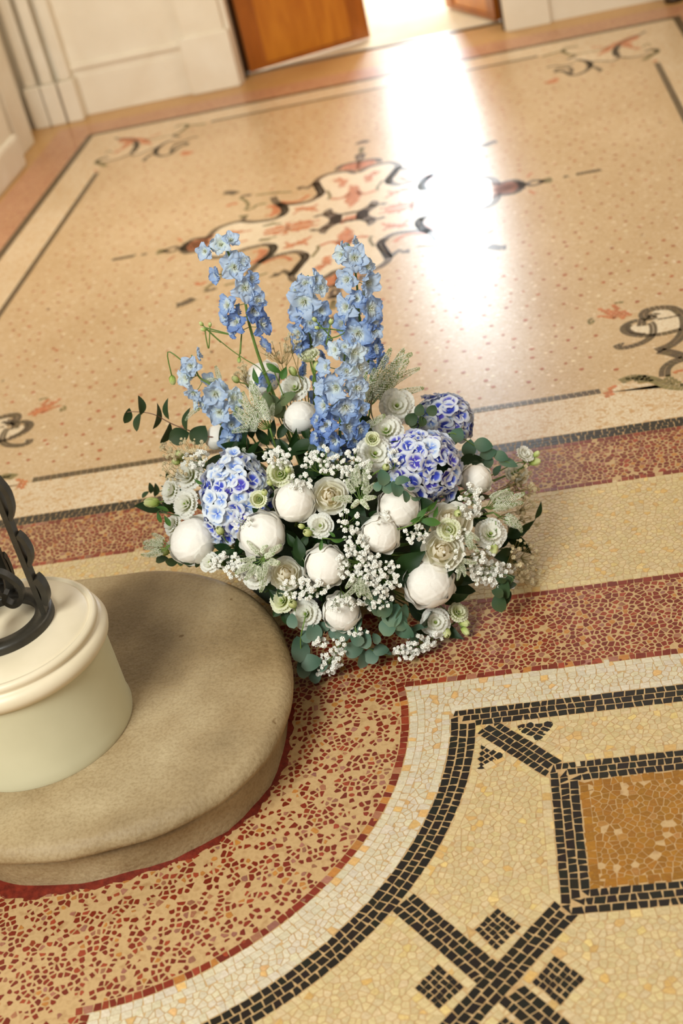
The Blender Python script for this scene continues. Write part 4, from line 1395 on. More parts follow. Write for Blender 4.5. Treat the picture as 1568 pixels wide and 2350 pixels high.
ROSE = []
for i, (R, th, w, mt) in enumerate(((.22, 166, 80, 'rose_core'), (.36, 154, 66, 'rose_core'), (.50, 143, 60, 'rose_core'), (.64, 132, 54, 'rose'), (.79, 122, 50, 'rose'), (.95, 108, 46, 'rose'))):
    ROSE.append([ball_petal(R, th, w, M[mt], .04 + .03 * i, .02, 2.0, hz=(1.0 - .1 * i) * .62 / R * .9 if R < .5 else .80 - .12 * (i - 3), seed=50 + i * 3 + j, taper=.8) for j in range(2)])
RHEART = blob('petal_heart', M['rose_core'], .13, .46, 2)
def garden_rose(u, v, dpx, label, facing=None, k=1.0, Y=None, falling=0):
    p = place(u, v, Y, k)
    n = facing if facing is not None else (dnormal(p) * .6 + TOCAM * .5)
    n = Vector(n).normalized()
    R = metres(dpx, p) / 2
    t = root_empty('garden_rose', p - n * R * .2, label, 'rose', 'cream garden roses in the arrangement')
    F0 = frame(n, random.uniform(0, 6), s=R)
    put('petal_heart', RHEART, t, F0)
    for i, (cnt, bank) in enumerate(zip((3, 3, 3, 4, 5, 5), ROSE)):
        ph = random.uniform(0, 6)
        for j in range(cnt):
            put('petal', random.choice(bank), t, F0 @ Matrix.Rotation(ph + 2 * PI * j / cnt, 4, 'Z') @ Matrix.Rotation(random.uniform(-.04, .08) + .03 * i, 4, 'Y'))
    for j in range(falling):
        a = math.atan2(*( (F0.to_3x3().inverted() @ Vector((0, 0, -1))).yx )) + (j - .5) * .8
        put('petal', ROSE[5][0], t, F0 @ Matrix.Rotation(a, 4, 'Z') @ Matrix.Rotation(.75, 4, 'Y') @ Matrix.Scale(1.12, 4))
    put('calyx', SEPAL, t, F0 @ Matrix.Scale(.72, 4))
    put('stem', stem_mesh(Vector(t.location) - n * R * .6, -n), t, Matrix.Translation(-n * R * .6))
    return t

LIS = {}
for mk in ('lisi', 'lisi_green'):
    m = M[mk]
    LIS[mk] = [
        [open_petal([(.04, -.42), (.48, -.36), (.84, -.16), (1.06, -.10)], [.10, .50, .66, .60], m, .15, 5.0, 14, 7, seed=70 + j, notch=.12) for j in range(3)],
        [open_petal([(.04, -.40), (.38, -.22), (.66, .04), (.84, .10)], [.10, .44, .56, .52], m, .16, 5.2, 14, 7, seed=80 + j, notch=.12) for j in range(3)],
        [open_petal([(.03, -.40), (.26, -.14), (.42, .12), (.56, .26)], [.08, .34, .44, .42], m, .15, 4.6, 12, 6, seed=90 + j, notch=.12) for j in range(2)],
        [open_petal([(.03, -.38), (.12, -.1), (.19, .12), (.28, .28)], [.06, .20, .28, .24], m, .10, 4.0, 8, 5, seed=95 + j, notch=.12) for j in range(2)]]
PIST = blob('flower_heart', M['bud'], .07, .12)
def lisianthus(u, v, dpx, label, facing=None, mk='lisi', k=1.0, Y=None, closed=0.0, name='lisianthus'):
    p = place(u, v, Y, k)
    n = facing if facing is not None else (dnormal(p) * .5 + TOCAM * .6)
    n = Vector(n).normalized()
    R = metres(dpx, p) / 2 * 1.05
    t = root_empty(name, p, label, 'lisianthus', 'ruffled white lisianthus in the arrangement')
    F0 = frame(n, random.uniform(0, 6), s=R)
    for i, cnt in enumerate((5, 5, 4, 3)):
        ph = random.uniform(0, 6)
        for j in range(cnt):
            put('petal', random.choice(LIS[mk][i]), t, F0 @ Matrix.Rotation(ph + 2 * PI * j / cnt + random.uniform(-.12, .12), 4, 'Z') @ Matrix.Rotation(-closed + random.uniform(-.1, .1), 4, 'Y'))
    put('flower_heart', PIST, t, F0 @ Matrix.Translation((0, 0, .05)))
    put('calyx', SEPAL, t, F0 @ Matrix.Translation((0, 0, .3)) @ Matrix.Scale(.55, 4))
    put('stem', stem_mesh(Vector(t.location) - n * R * .45, -n, .0018), t, Matrix.Translation(-n * R * .45))
    return t

BUDP = ball_petal(1.0, 168, 62, M['bud'], .10, .07, 2.5, hz=1.45, nu=8, nv=8, seed=5, taper=1.2)
def bud(u, v, dpx, label, direction=None, k=1.03, Y=None, cat='flower bud', end=None):
    p = place(u, v, Y, k)
    n = Vector(direction if direction is not None else dnormal(p) + TOCAM * .4 + Vector((0, 0, .4))).normalized()
    R = metres(dpx, p) / 2 * .68
    t = root_empty('flower_bud', p, label, cat, 'green lisianthus buds in the arrangement')
    F0 = frame(n, random.uniform(0, 6), s=R)
    for j in range(4):
        put('petal', BUDP, t, F0 @ Matrix.Rotation(j * PI / 2 + .2, 4, 'Z') @ Matrix.Rotation(.05, 4, 'Y'))
    put('calyx', SEPAL, t, F0 @ Matrix.Translation((0, 0, -.5)) @ Matrix.Scale(.9, 4))
    put('stem', stem_mesh(p - n * R * 1.3, -n, .0013, end=end), t, Matrix.Translation(-n * R * 1.3))
    return t

# ---- hydrangea
HYD = {k: [open_petal([(.04, 0), (.34, .10), (.70, .22), (.98, .17)], [.10, .46, .68, .52], M[k], .09, 1.8, 7, 6, seed=100 + i, notch=.16) for i in range(2)] for k in ('hyd', 'hyd_violet', 'hyd_pale')}
HEYE = blob('floret', M['hyd_centre'], .11, .10)
def hydrangea(u, v, rx, ry, label, k=1.0, Y=None, cnt=64, pale=.2, depthf=.8):
    p = place(u, v, Y, k)
    R = metres(rx, p)
    H = metres(ry, p)
    n = (dnormal(p) * .8 + TOCAM * .4).normalized()
    c = p - n * R * .35
    t = root_empty('hydrangea', c, label, 'hydrangea', 'blue and white hydrangea heads')
    # basis: image right, image up, towards the viewer
    for i in range(cnt):
        z = 1 - 1.62 * (i + .5) / cnt
        a = i * 2.39996 + random.uniform(-.15, .15)
        s = math.sqrt(max(0, 1 - z * z))
        d = (RIGHT * s * math.cos(a) * 1.0 + UP * s * math.sin(a) * (H / R) - FWD * z * depthf)
        rr = random.uniform(.92, 1.08)
        pos = d * R * .90 * rr * (1 + .07 * math.sin(3 * a + 2 * z + cnt))
        nn = (RIGHT * s * math.cos(a) + UP * s * math.sin(a) * (R / H) - FWD * z / depthf).normalized()
        nn = (nn + Vector((random.uniform(-.45, .45), random.uniform(-.45, .45), random.uniform(-.45, .45)))).normalized()
        key = 'hyd_pale' if random.random() < pale else ('hyd_violet' if random.random() < .3 else 'hyd')
        fs = .0200 * random.uniform(.85, 1.2)
        f = put('floret', HEYE, t, frame(nn, random.uniform(0, 6), pos, fs))
        cup = random.uniform(-.25, .12)
        for q in range(4):
            put('petal', HYD[key][q % 2], f, Matrix.Rotation(q * PI / 2 + random.uniform(-.12, .12), 4, 'Z') @ Matrix.Rotation(cup + random.uniform(-.1, .1), 4, 'Y') @ Matrix.Translation((0, 0, .01 * q)))
    core = blob('head_core', M['leaf'], 1, 1, 2, .05)
    rotm = Matrix((RIGHT, UP, -FWD)).transposed().to_4x4()
    put('head_core', core, t, rotm @ Matrix.Diagonal((R * .78, H * .78, R * depthf * .74, 1)))
    put('stem', stem_mesh(c, -n, .004, 'stem_dark'), t)
    return t

# ---- delphinium
DELP = {}
for key in ('pale', 'mid', 'deep', 'white'):
    DELP[key] = ([open_petal([(.03, 0), (.36, .02), (.74, .10), (1.0, .04)], [.10, .40, .52, .26], M['del_' + key], .16, 2.6, 9, 7, seed=120 + i, notch=.20, curl=.10) for i in range(3)],
                 [open_petal([(.03, .03), (.22, .16), (.42, .24), (.58, .20)], [.06, .24, .34, .22], M['del_' + key], .14, 2.6, 7, 5, seed=130 + i, notch=.15) for i in range(2)])
def bee_mesh():
    P = []
    for i in range(11):
        a = i * 2.4
        r = .04 + .03 * (i % 3)
        d = Vector((math.cos(a) * r * 2.2, math.sin(a) * r * 2.2, .34 + .05 * (i % 2)))
        b0 = Vector((math.cos(a) * r * .5, math.sin(a) * r * .5, 0))
        P.append(tube([b0, (b0 + d) / 2, d], [.022, .030, .018], 4))
    vs, fs = merge(P)
    me = bpy.data.meshes.new('floret')
    me.from_pydata([tuple(v) for v in vs], [], fs)
    me.materials.append(M['bee'])
    uvl = me.uv_layers.new(name='UVMap')
    for l in me.loops:
        uvl.data[l.index].uv = (.5, min(1, max(0, vs[l.vertex_index].z * 2.4)))
    me.update()
    return me
BEE = bee_mesh()
SPUR = None
def floret(t, pos, n, dpx_m, key):
    s = dpx_m / 2
    f = put('floret', BEE, t, frame(n, random.uniform(0, 6), pos, s))
    cup = random.uniform(-.40, .05)
    for q in range(5):
        put('petal', random.choice(DELP[key][0]), f, Matrix.Rotation(q * 2 * PI / 5 + random.uniform(-.12, .12), 4, 'Z') @ Matrix.Rotation(cup + random.uniform(-.3, .2), 4, 'Y') @ Matrix.Rotation(random.uniform(-.2, .2), 4, 'X') @ Matrix.Translation((0, 0, .008 * q)))
    for q in range(5):
        put('petal', random.choice(DELP['white' if q % 2 else ('pale' if key == 'mid' else key)][1]), f, Matrix.Rotation(.6 + q * 2 * PI / 5 + random.uniform(-.15, .15), 4, 'Z') @ Matrix.Rotation(random.uniform(-.2, .2), 4, 'Y'))
    return f
def delphinium(axis, Y, fl_, label, foot, back=10, tone=('pale', 'mid', 'deep'), leaves=0, pedicels=True):
    """axis: pixel path from tip to base; fl_: (u, v, diameter px[, tone]) of the florets facing the viewer"""
    ax = [place(u, v, Y) for u, v in axis]
    org = ax[-1].copy()
    t = root_empty('delphinium', org, label, 'delphinium', 'blue delphinium spikes')
    path = spline([a - org for a in ax], 6)
    ft = Vector(foot) - org
    full = path + spline([path[-1], path[-1] * .5 + ft * .5, ft], 5)[1:]
    rr = [0.0016 + 0.0018 * min(1, i / len(path)) for i in range(len(full))]
    vs, fs = tube(full, rr, 7)
    put('stem', mk_mesh('stem', vs, fs, M['stem'], True), t)
    ped = []
    vmin = min(f[1] for f in fl_); vmax = max(f[1] for f in fl_)
    def tone_of(v):
        x = (v - vmin) / max(1, vmax - vmin) + random.uniform(-.18, .18)
        return tone[0] if x < .50 else (tone[1] if x < .80 else tone[2])
    for it in fl_:
        u, v, d = it[:3]
        key = it[3] if len(it) > 3 else tone_of(v)
        p = place(u, v, Y)
        p = p + (ORG - p).normalized() * 0.014
        q = min(path, key=lambda a: (a + org - p).length)
        lat = (p - (q + org))
        n = (lat.normalized() * .9 + TOCAM * .55 + Vector((random.uniform(-.2, .2), random.uniform(-.2, .2), random.uniform(-.1, .2)))).normalized()
        floret(t, p - org, n, metres(d, p) * 1.26, key)
        ped.append(tube([q + Vector((0, 0, -.006)), q * .5 + (p - org) * .5 + Vector((0, 0, -.006)), p - org], .0008, 4, False))
    back = int(back * 1.5)
    for i in range(back):
        f = i / max(1, back - 1)
        q = path[int(f * (len(path) - 1) * .97)]
        a = i * 2.4
        side = RIGHT * math.cos(a) - TOCAM * abs(math.sin(a))
        side.z *= .3
        side = side.normalized()
        pos = q + side * (.010 + .010 * f)
        v = pix(pos + org)[1]
        floret(t, pos, (side + Vector((0, 0, .2))).normalized(), .044 * (.7 + .4 * f), tone_of(v))
    for vs, fs in ped:
        put('pedicel', mk_mesh('pedicel', vs, fs, M['stem'], True), t)
    return t

# ---- white veronica style spikes
def spike_mesh(bend, seed, green=0.16):
    rs = random.Random(seed)
    path = []
    for i in range(11):
        s = i / 10
        path.append(Vector((bend * s * s, 0, s * (1 - .25 * abs(bend) * s))))
    P = [tube(path, [.010 * (1 - .6 * i / 10) for i in range(11)], 5)]
    nst = len(P[0][1])
    V, Fc = merge(P)
    mi = [1] * len(Fc)
    N = 270
    for k in range(N):
        s = .04 + .94 * (k / N) ** 1.0
        x = s * 10; i = min(9, int(x)); q = path[i].lerp(path[i + 1], x - i)
        tg = (path[i + 1] - path[i]).normalized()
        a = k * 2.4
        e1 = tg.orthogonal().normalized(); e2 = tg.cross(e1)
        d = e1 * math.cos(a) + e2 * math.sin(a)
        R = .072 * (1 - s ** 3) ** .6 + .010
        c = q + d * R
        r = (.022 * (1 - s * .45)) * rs.uniform(.8, 1.2)
        o = len(V)
        for w in ((1, 0, 0), (-1, 0, 0), (0, 1, 0), (0, -1, 0), (0, 0, 1), (0, 0, -1)):
            V.append(c + Vector(w) * r)
        f8 = [(0, 2, 4), (2, 1, 4), (1, 3, 4), (3, 0, 4), (2, 0, 5), (1, 2, 5), (3, 1, 5), (0, 3, 5)]
        Fc += [tuple(o + z for z in f) for f in f8]
        g = 1 if rs.random() < green + (.5 if s > .88 else 0) else 0
        mi += [g] * 8
    me = bpy.data.meshes.new('flower_spike')
    me.from_pydata([tuple(v) for v in V], [], Fc)
    me.materials.append(M['ver_white']); me.materials.append(M['ver_green'])
    me.polygons.foreach_set('material_index', mi)
    me.polygons.foreach_set('use_smooth', [True] * len(mi))
    me.update()
    return me
SPK = [spike_mesh(b, i) for i, b in enumerate((0.0, .12, .28, .5))]
def veronica(rootpx, tips, label, Y=None, k=1.05, green=False, curve=0, name='veronica'):
    """cluster of slim white spikes on one leafy stem; tips: (u, v) seen tip positions"""
    r0 = place(rootpx[0], rootpx[1], Y, k)
    t = root_empty(name, r0, label, 'veronica', 'clusters of white flower spikes')
    ends = []
    for i, tp in enumerate(tips):
        tp3 = place(tp[0], tp[1], Y, k * 1.06)
        if Y is not None:
            tp3 = tp3 + Vector((0, random.uniform(-.02, .02), 0))
        d = tp3 - r0
        st = d * random.uniform(.25, .42)
        L = (d - st).length
        n = (d - st).normalized()
        L = max(L, .03)
        bank = SPK[curve] if curve and random.random() < .7 else random.choice(SPK[:3])
        w = 1.0 if L < .1 else .8
        w = min(1.9, max(.9, .085 / L))
        F0 = frame(n, random.uniform(0, 6), st, L) @ Matrix.Diagonal((w, w, 1, 1))
        put('flower_spike', bank, t, F0)
        ends.append(tube([Vector((0, 0, 0)), st * .5 + Vector((0, 0, -.004)), st + n * .004], .0010, 4))
    e = BASE + Vector((random.uniform(-.1, .1), random.uniform(-.05, .05), .02)) - r0
    ends.append(tube(spline([Vector((0, 0, 0)), e * .4 + Vector((0, 0, -.01)), e], 4), .0020, 5))
    vs, fs = merge(ends)
    put('stem', mk_mesh('stem', vs, fs, M['stem'], True), t)
    return t

# ---- gypsophila
def gyp_mesh(mat, seed):
    rs = random.Random(seed)
    V, Fc = [], []
    for i in range(15):
        z = 1 - 1.5 * (i + .5) / 15
        a = i * 2.4 + rs.uniform(-.3, .3)
        s = math.sqrt(1 - z * z)
        n = Vector((s * math.cos(a), s * math.sin(a), z))
        e1 = n.orthogonal().normalized(); e2 = n.cross(e1)
        an = rs.uniform(0, 6); t1 = e1 * math.cos(an) + e2 * math.sin(an); t2 = n.cross(t1)
        o = len(V)
        V += [n * .35, n * .85 + t1 * .36, n * 1.10 + t2 * .10, n * .82 - t1 * .36 + t2 * .1]
        Fc += [(o, o + 1, o + 2), (o, o + 2, o + 3)]
        V += [n * .8 + t2 * .40, n * .8 - t2 * .40]
        Fc += [(o, o + 4, o + 2), (o, o + 5, o + 2)]
    c = tube([Vector((0, 0, -.95)), Vector((0, 0, -.4)), Vector((0, 0, .2))], [.12, .42, .5], 5)
    o = len(V)
    V += c[0]; Fc += [tuple(i + o for i in f) for f in c[1]]
    me = mk_mesh('blossom', V, Fc, mat, False)
    return me
GYP = [gyp_mesh(M['gyp'], i) for i in range(3)]
GYPT = [gyp_mesh(M['gyp_tan'], i + 9) for i in range(2)]
def gypsophila(u, v, rx, ry, n, label, Y=None, k=1.04, tan=False, size=11, root=None, ang=0.0, dz=0.0):
    c0 = place(u, v, Y, k)
    cpt = place(root[0], root[1], Y, k * .93) if root else (c0 - (dnormal(c0) if c0.z > .05 else Vector((c0.x - EC.x, c0.y - EC.y, .2)).normalized()) * .07)
    t = root_empty('gypsophila', cpt, label, 'gypsophila', 'gypsophila sprays')
    bank = GYPT if tan else GYP
    n = int(n * 1.5)
    pts = []
    for i in range(n):
        a = random.uniform(0, 2 * PI); r = math.sqrt(random.random()) * random.uniform(.75, 1.05)
        x, y = rx * r * math.cos(a), ry * r * math.sin(a)
        ca, sa = math.cos(ang), math.sin(ang)
        uu, vv = u + x * ca - y * sa, v + x * sa + y * ca
        p = place(uu, vv, (Y + random.uniform(-.03, .03)) if Y else None, k * random.uniform(.97, 1.06))
        pts.append(p)
        nrm = (p - cpt).normalized() + TOCAM * .4
        s = metres(size, p) / 2 * random.uniform(.65, 1.2) * (.55 if random.random() < .15 else 1)
        put('blossom', random.choice(bank), t, frame(nrm, random.uniform(0, 6), p - cpt, s))
    # branching: group blossoms on a handful of twigs
    seg = []
    nb = max(3, n // 7)
    hubs = [random.choice(pts) for _ in range(nb)]
    hubs = [cpt + (h - cpt) * random.uniform(.45, .65) + Vector((0, 0, -.004)) for h in hubs]
    for h in hubs:
        seg.append(tube(spline([Vector((0, 0, 0)), (h - cpt) * .5 + Vector((0, 0, .004)), h - cpt], 3), .0008, 4, False))
    for p in pts:
        h = min(hubs, key=lambda q: (q - p).length)
        seg.append(tube([h - cpt, (h + p) * .5 - cpt + Vector((random.uniform(-.004, .004), random.uniform(-.004, .004), -.002)), p - cpt], .00045, 3, False))
    e = BASE + Vector((random.uniform(-.06, .06), random.uniform(-.05, .05), 0)) - cpt
    seg.append(tube([Vector((0, 0, 0)), e * .5, e], .0013, 4))
    vs, fs = merge(seg)
    put('stem', mk_mesh('stem', vs, fs, M['stem_tan' if tan else 'stem'], False), t)
    return t

# ---- leaves
def leaf_mesh(kind, mat, seed=0):
    rs = random.Random(seed)
    cupv = rs.uniform(.05, .14)
    def fn(u, v):
        if kind == 'round':
            w = math.sin(PI * min(1, max(0, v)) ** .80) ** .62 * .5
        elif kind == 'oval':
            w = math.sin(PI * v ** .85) ** .8 * .5
        else:
            w = math.sin(PI * v ** .75) ** 1.15 * .5
        return (v, u * w, cupv * (abs(u) ** 1.5) * w * 1.2 + .10 * math.sin(v * PI) - .05 * v)
    return surf('leaf', fn, 6, 8, mat)
LEAF = {}
def leaf_bank(kind, mk):
    if (kind, mk) not in LEAF:
        LEAF[(kind, mk)] = [leaf_mesh(kind, M[mk], i) for i in range(2)]
    return LEAF[(kind, mk)]
def branch(name, label, cat, stem_px, leaves, mk, kind='oval', Y=None, k=1.04, stem_mat='stem_dark', group=None, stem_r=.0013, lift=0.0):
    """leaves: (u, v, length px, width px, direction in degrees in the picture)"""
    sp_ = [place(u, v, Y, k) for u, v in stem_px]
    org = sp_[0].copy()
    t = root_empty(name, org, label, cat, group)
    e = BASE + Vector((random.uniform(-.08, .08), random.uniform(-.05, .05), .02)) - org
    path = spline([e, e * .4] + [p - org for p in sp_], 5)
    vs, fs = tube(path, [stem_r * (1.5 - i / len(path)) for i in range(len(path))], 5)
    put('stem', mk_mesh('stem', vs, fs, M[stem_mat], True), t)
    for it in leaves:
        u, v, L, w, a = it[:5]
        c = place(u, v, Y, k * random.uniform(1.0, 1.04))
        Lm, wm = metres(L, c), metres(w, c)
        full = Lm * {'round': .88, 'oval': .68, 'lance': .36}[kind]
        full = max(full, wm)
        ar = math.radians(a)
        d = RIGHT * math.cos(ar) + UP * math.sin(ar)
        vw = (ORG - c).normalized()
        d = (d - vw * d.dot(vw)).normalized()
        nrm0 = vw
        tilt = math.acos(min(1, wm / full)) * random.choice((-1, 1))
        side = vw.cross(d).normalized()
        nrm = (nrm0 * math.cos(tilt) + side * math.sin(tilt)).normalized()
        sd = nrm.cross(d).normalized()
        mtx = Matrix((d * Lm, sd * full, nrm * Lm)).transposed().to_4x4()
        mtx.translation = c - d * Lm * .5 - org
        put('leaf', random.choice(leaf_bank(kind, mk)), t, mtx)
    return t

# ------------------------------------------------------------------ bowl and foam
bowl = empty('flower_bowl', (BASE.x, BASE.y, 0.0), 'low black bowl of floral foam hidden under the flower arrangement', 'bowl')
put('bowl', lathe('bowl', [(0, .002), (.13, .002), (.16, .03), (.175, .07), (.170, .07), (.152, .03), (0, .02)], (0, 0), M['bowl'], 32), bowl)
put('foam_block', blob('foam_block', M['foam'], 1, 1, 3, .04), bowl, Matrix.Translation((0, 0, .10)) @ Matrix.Diagonal((.20, .17, .17, 1)))

# ------------------------------------------------------------------ the arrangement
CUP = Vector((0, 0, 1))
# peonies
peony(437, 1238, 116, 'large white peony at the lower left, just behind the stone step', wild=1.2, k=1.0, facing=Vector((-.35, -.45, .9)), squash=.85)
peony(600, 1228, 110, 'open white peony with a blush side below the left hydrangea', mk='peony_blush', wild=1.3, squash=.85)
peony(675, 1151, 96, 'round closed white peony right of the left hydrangea')
peony(748, 1300, 98, 'white peony bud with pointed tip at the front centre', wild=.5, guard=4, k=1.02)
peony(874, 1227, 92, 'round closed white peony below the widest peony, touching it')
peony(918, 1163, 100, 'widest white peony under the right hydrangea', mk='peony_blush', squash=.82)
peony(1094, 1097, 72, 'small white peony bud to the right of the large right hydrangea', squash=1.05, facing=Vector((.4, -.5, .9)))
peony(985, 1338, 116, 'large blush white peony lowest at the front right', mk='peony_blush', k=1.0, facing=Vector((.25, -.75, .65)))
peony(783, 1404, 88, 'white peony half covered in gypsophila at the front edge', facing=Vector((0, -.8, .6)))
peony(687, 954, 78, 'white peony bud upright on a tall stem behind the front delphinium', Y=2.36, facing=Vector((-.15, -.3, 1)), squash=1.0)
peony(600, 864, 84, 'pale white peony at the back behind the bare delphinium stem', Y=2.47, facing=Vector((-.1, -.3, 1)))
peony(497, 1000, 62, 'small white peony behind the round eucalyptus leaves at the left', Y=2.44, facing=Vector((-.4, -.3, .9)))
# garden roses
garden_rose(757, 1136, 82, 'cream rose with a tight centre right of the round peony', falling=2)
garden_rose(655, 1312, 76, 'cream rose open towards the stone step, beside the drooping white spikes', facing=Vector((.15, -.6, .75)), falling=2)
garden_rose(1035, 1188, 96, 'large cream rose under the right hydrangea with a loose outer petal', facing=Vector((.2, -.45, .9)), falling=1, k=1.05)
garden_rose(1015, 1262, 92, 'cream rose with curled lip just above the lowest blush peony', facing=Vector((.1, -.75, .7)), falling=2, k=1.06)
# lisianthus
lisianthus(676, 887, 68, 'white ruffled lisianthus at the top between the two left delphiniums', Y=2.43, facing=Vector((0, -.5, .8)))
lisianthus(912, 930, 76, 'white ruffled lisianthus with green eye at the top right', Y=2.36, facing=Vector((.25, -.8, .6)))
lisianthus(886, 985, 76, 'creamy lisianthus right of the front delphinium, green at its base', facing=Vector((.1, -.5, .8)))
lisianthus(862, 1040, 84, 'full white lisianthus left of the large right hydrangea')
lisianthus(431, 1090, 70, 'white lisianthus with yellow green eye at the upper left edge', facing=Vector((-.3, -.6, .7)))
lisianthus(643, 1088, 60, 'small cream lisianthus above the round closed peony', mk='lisi_green', closed=.3)
lisianthus(735, 1206, 58, 'small white lisianthus with two green buds in the dark gap', facing=Vector((.1, -.7, .6)))
lisianthus(700, 1409, 68, 'white lisianthus at the front edge left of the gypsophila covered peony', facing=Vector((-.1, -.7, .7)))
lisianthus(646, 1378, 56, 'cream lisianthus touching the edge of the stone step', mk='lisi_green', facing=Vector((-.2, -.6, .7)))
lisianthus(1127, 1224, 70, 'open white lisianthus with green heart at the right, above a green bud', facing=Vector((.3, -.6, .7)), k=1.07)
lisianthus(594, 1146, 40, 'small yellow green lisianthus half open on the left hydrangea', mk='lisi_green', closed=.45, k=1.06)
lisianthus(1000, 1428, 66, 'white lisianthus lying on the red mosaic at the front right', facing=Vector((.2, -.7, .6)))
lisianthus(1053, 1404, 46, 'pale lisianthus above the green buds over the red mosaic', facing=Vector((.5, -.4, .7)), mk='lisi_green')
lisianthus(1204, 1045, 42, 'half open white lisianthus reaching out at the far right edge', Y=2.45, facing=Vector((.5, -.2, .7)), closed=.4)
lisianthus(390, 1125, 58, 'white lisianthus in shade at the left edge under the green eyed one', facing=Vector((-.5, -.5, .6)))
lisianthus(424, 1156, 66, 'blush white lisianthus left of the left hydrangea', facing=Vector((-.3, -.6, .6)))
lisianthus(588, 1318, 66, 'white lisianthus under the drooping spikes beside the stone step', facing=Vector((-.1, -.6, .7)))
lisianthus(393, 1203, 50, 'small white lisianthus above the large lower left peony', facing=Vector((-.5, -.4, .7)))
lisianthus(1031, 1216, 52, 'small cream lisianthus between the two right cream roses', mk='lisi_green', closed=.25, k=1.07, facing=Vector((.1, -.8, .5)))
lisianthus(710, 820, 50, 'pale green lisianthus standing upright behind the front delphinium', Y=2.42, mk='lisi_green', closed=.55, facing=Vector((0, -.1, 1)))
lisianthus(1188, 1083, 56, 'faded cream lisianthus at the right behind the eucalyptus tip', Y=2.46, facing=Vector((.4, -.4, .8)))
lisianthus(480, 1290, 46, 'small white lisianthus low beside the large left peony at the step', facing=Vector((-.2, -.6, .7)))
lisianthus(855, 1008, 34, 'small pale flower spray left of the large hydrangea', mk='lisi_green', closed=.4, k=1.05)
# buds
bud(706, 1223, 26, 'green bud at the lower left of the small lisianthus in the gap', (-.3, -.5, .6))
bud(692, 1208, 18, 'tiny green bud left of the small lisianthus in the gap', (-.5, -.4, .6))
bud(1133, 1256, 30, 'yellow green bud hanging in front of the open lisianthus at the right', (.1, -.6, -.5), k=1.08)
bud(1051, 1178, 24, 'green bud on a curved stem over the large cream rose', (.2, -.6, .2), k=1.10)
bud(672, 1386, 28, 'yellow green bud between the two lisianthus at the step', (0, -.5, .7))
bud(412, 1046, 30, 'green bud at the top of the left side near the round leaves', (-.2, -.2, .8))
bud(404, 1060, 20, 'small green bud just under the bud near the round leaves', (-.6, -.2, .4))
bud(661, 1078, 20, 'small green bud right of the small cream lisianthus', (.3, -.4, .8), k=1.06)
bud(619, 1108, 18, 'small green bud beside the left hydrangea', (-.2, -.4, .8), k=1.06)
bud(607, 1130, 20, 'green bud above the yellow green lisianthus on the hydrangea', (.1, -.4, .8), k=1.08)
bud(1022, 1450, 34, 'green bud lying on the red mosaic under the front right lisianthus', (.3, -.7, -.1))
bud(1065, 1428, 28, 'green bud at the right of the pair over the red mosaic', (.6, -.5, -.1))
bud(1068, 1448, 24, 'lowest green bud at the right, pointing down at the red mosaic', (.5, -.7, -.3))
bud(1232, 1042, 18, 'tiny green bud at the far right tip', (.7, -.1, .6), Y=2.45)
bud(1228, 1060, 26, 'yellow green bud at the far right tip under the tiny one', (.9, -.1, .1), Y=2.45)
bud(348, 1153, 34, 'spiky green bud reaching out over the mosaic at the left edge', (-.9, -.1, .2))
bud(505, 1218, 26, 'green bud between the left hydrangea and the lower left peony', (-.1, -.4, .8))
bud(376, 1266, 26, 'yellow green bud among the spikes at the lower left edge', (-.5, -.4, .5))
bud(886, 1072, 24, 'yellow green bud at the left foot of the large hydrangea', (.3, -.5, .6), k=1.06)
bud(700, 1466, 22, 'green bud between eucalyptus leaves at the front left', (.2, -.7, .2))
bud(892, 893, 30, 'green bud above the top right lisianthus', (0, -.2, 1), Y=2.40)
bud(880, 915, 26, 'green bud left of the top right lisianthus', (-.2, -.2, 1), Y=2.40)
bud(672, 852, 24, 'green bud left of the upright pale green lisianthus', (-.3, -.1, .9), Y=2.43)
bud(728, 840, 26, 'green bud right of the upright pale green lisianthus', (.3, -.1, .9), Y=2.42)
bud(541, 871, 20, 'green bud behind the fallen twig at the upper left', (-.5, -.1, .8), Y=2.44)
DTIP = place(600, 845, 2.43)
bud(462, 743, 12, 'topmost tiny bud on the long thin twig at the upper left', (-.5, -.1, .9), Y=2.43, end=place(470, 752, 2.43))
bud(482, 745, 12, 'tiny bud at the right fork of the long thin twig', (.3, -.1, .9), Y=2.43, end=place(470, 752, 2.43))
bud(467, 756, 13, 'tiny bud just under the tip of the long thin twig', (-.6, -.1, .3), Y=2.43, end=place(472, 752, 2.43))
bud(549, 826, 14, 'tiny bud hanging half way down the long thin twig', (-.2, -.1, -.6), Y=2.43, end=place(552, 812, 2.43))
tw = [place(u, v, 2.43) for u, v in ((470, 752), (500, 778), (535, 806), (565, 826), (600, 850), (625, 905))]
vs, fs = tube(spline(tw, 5), .0011, 5)
tag(put('bare_twig', mk_mesh('bare_twig', vs, fs, M['stem'], True)), 'long thin green twig with tiny buds leaning out at the upper left', 'twig')

# hydrangeas
hydrangea(533, 1137, 80, 104, 'blue and white hydrangea head on the left of the arrangement', k=1.0, cnt=96, pale=.42)
hydrangea(974, 1064, 92, 88, 'largest blue and white hydrangea head on the right', k=1.02, cnt=100, pale=.06)
hydrangea(1026, 948, 66, 54, 'blue hydrangea head at the back right behind the largest one', Y=2.45, cnt=66, pale=.3)

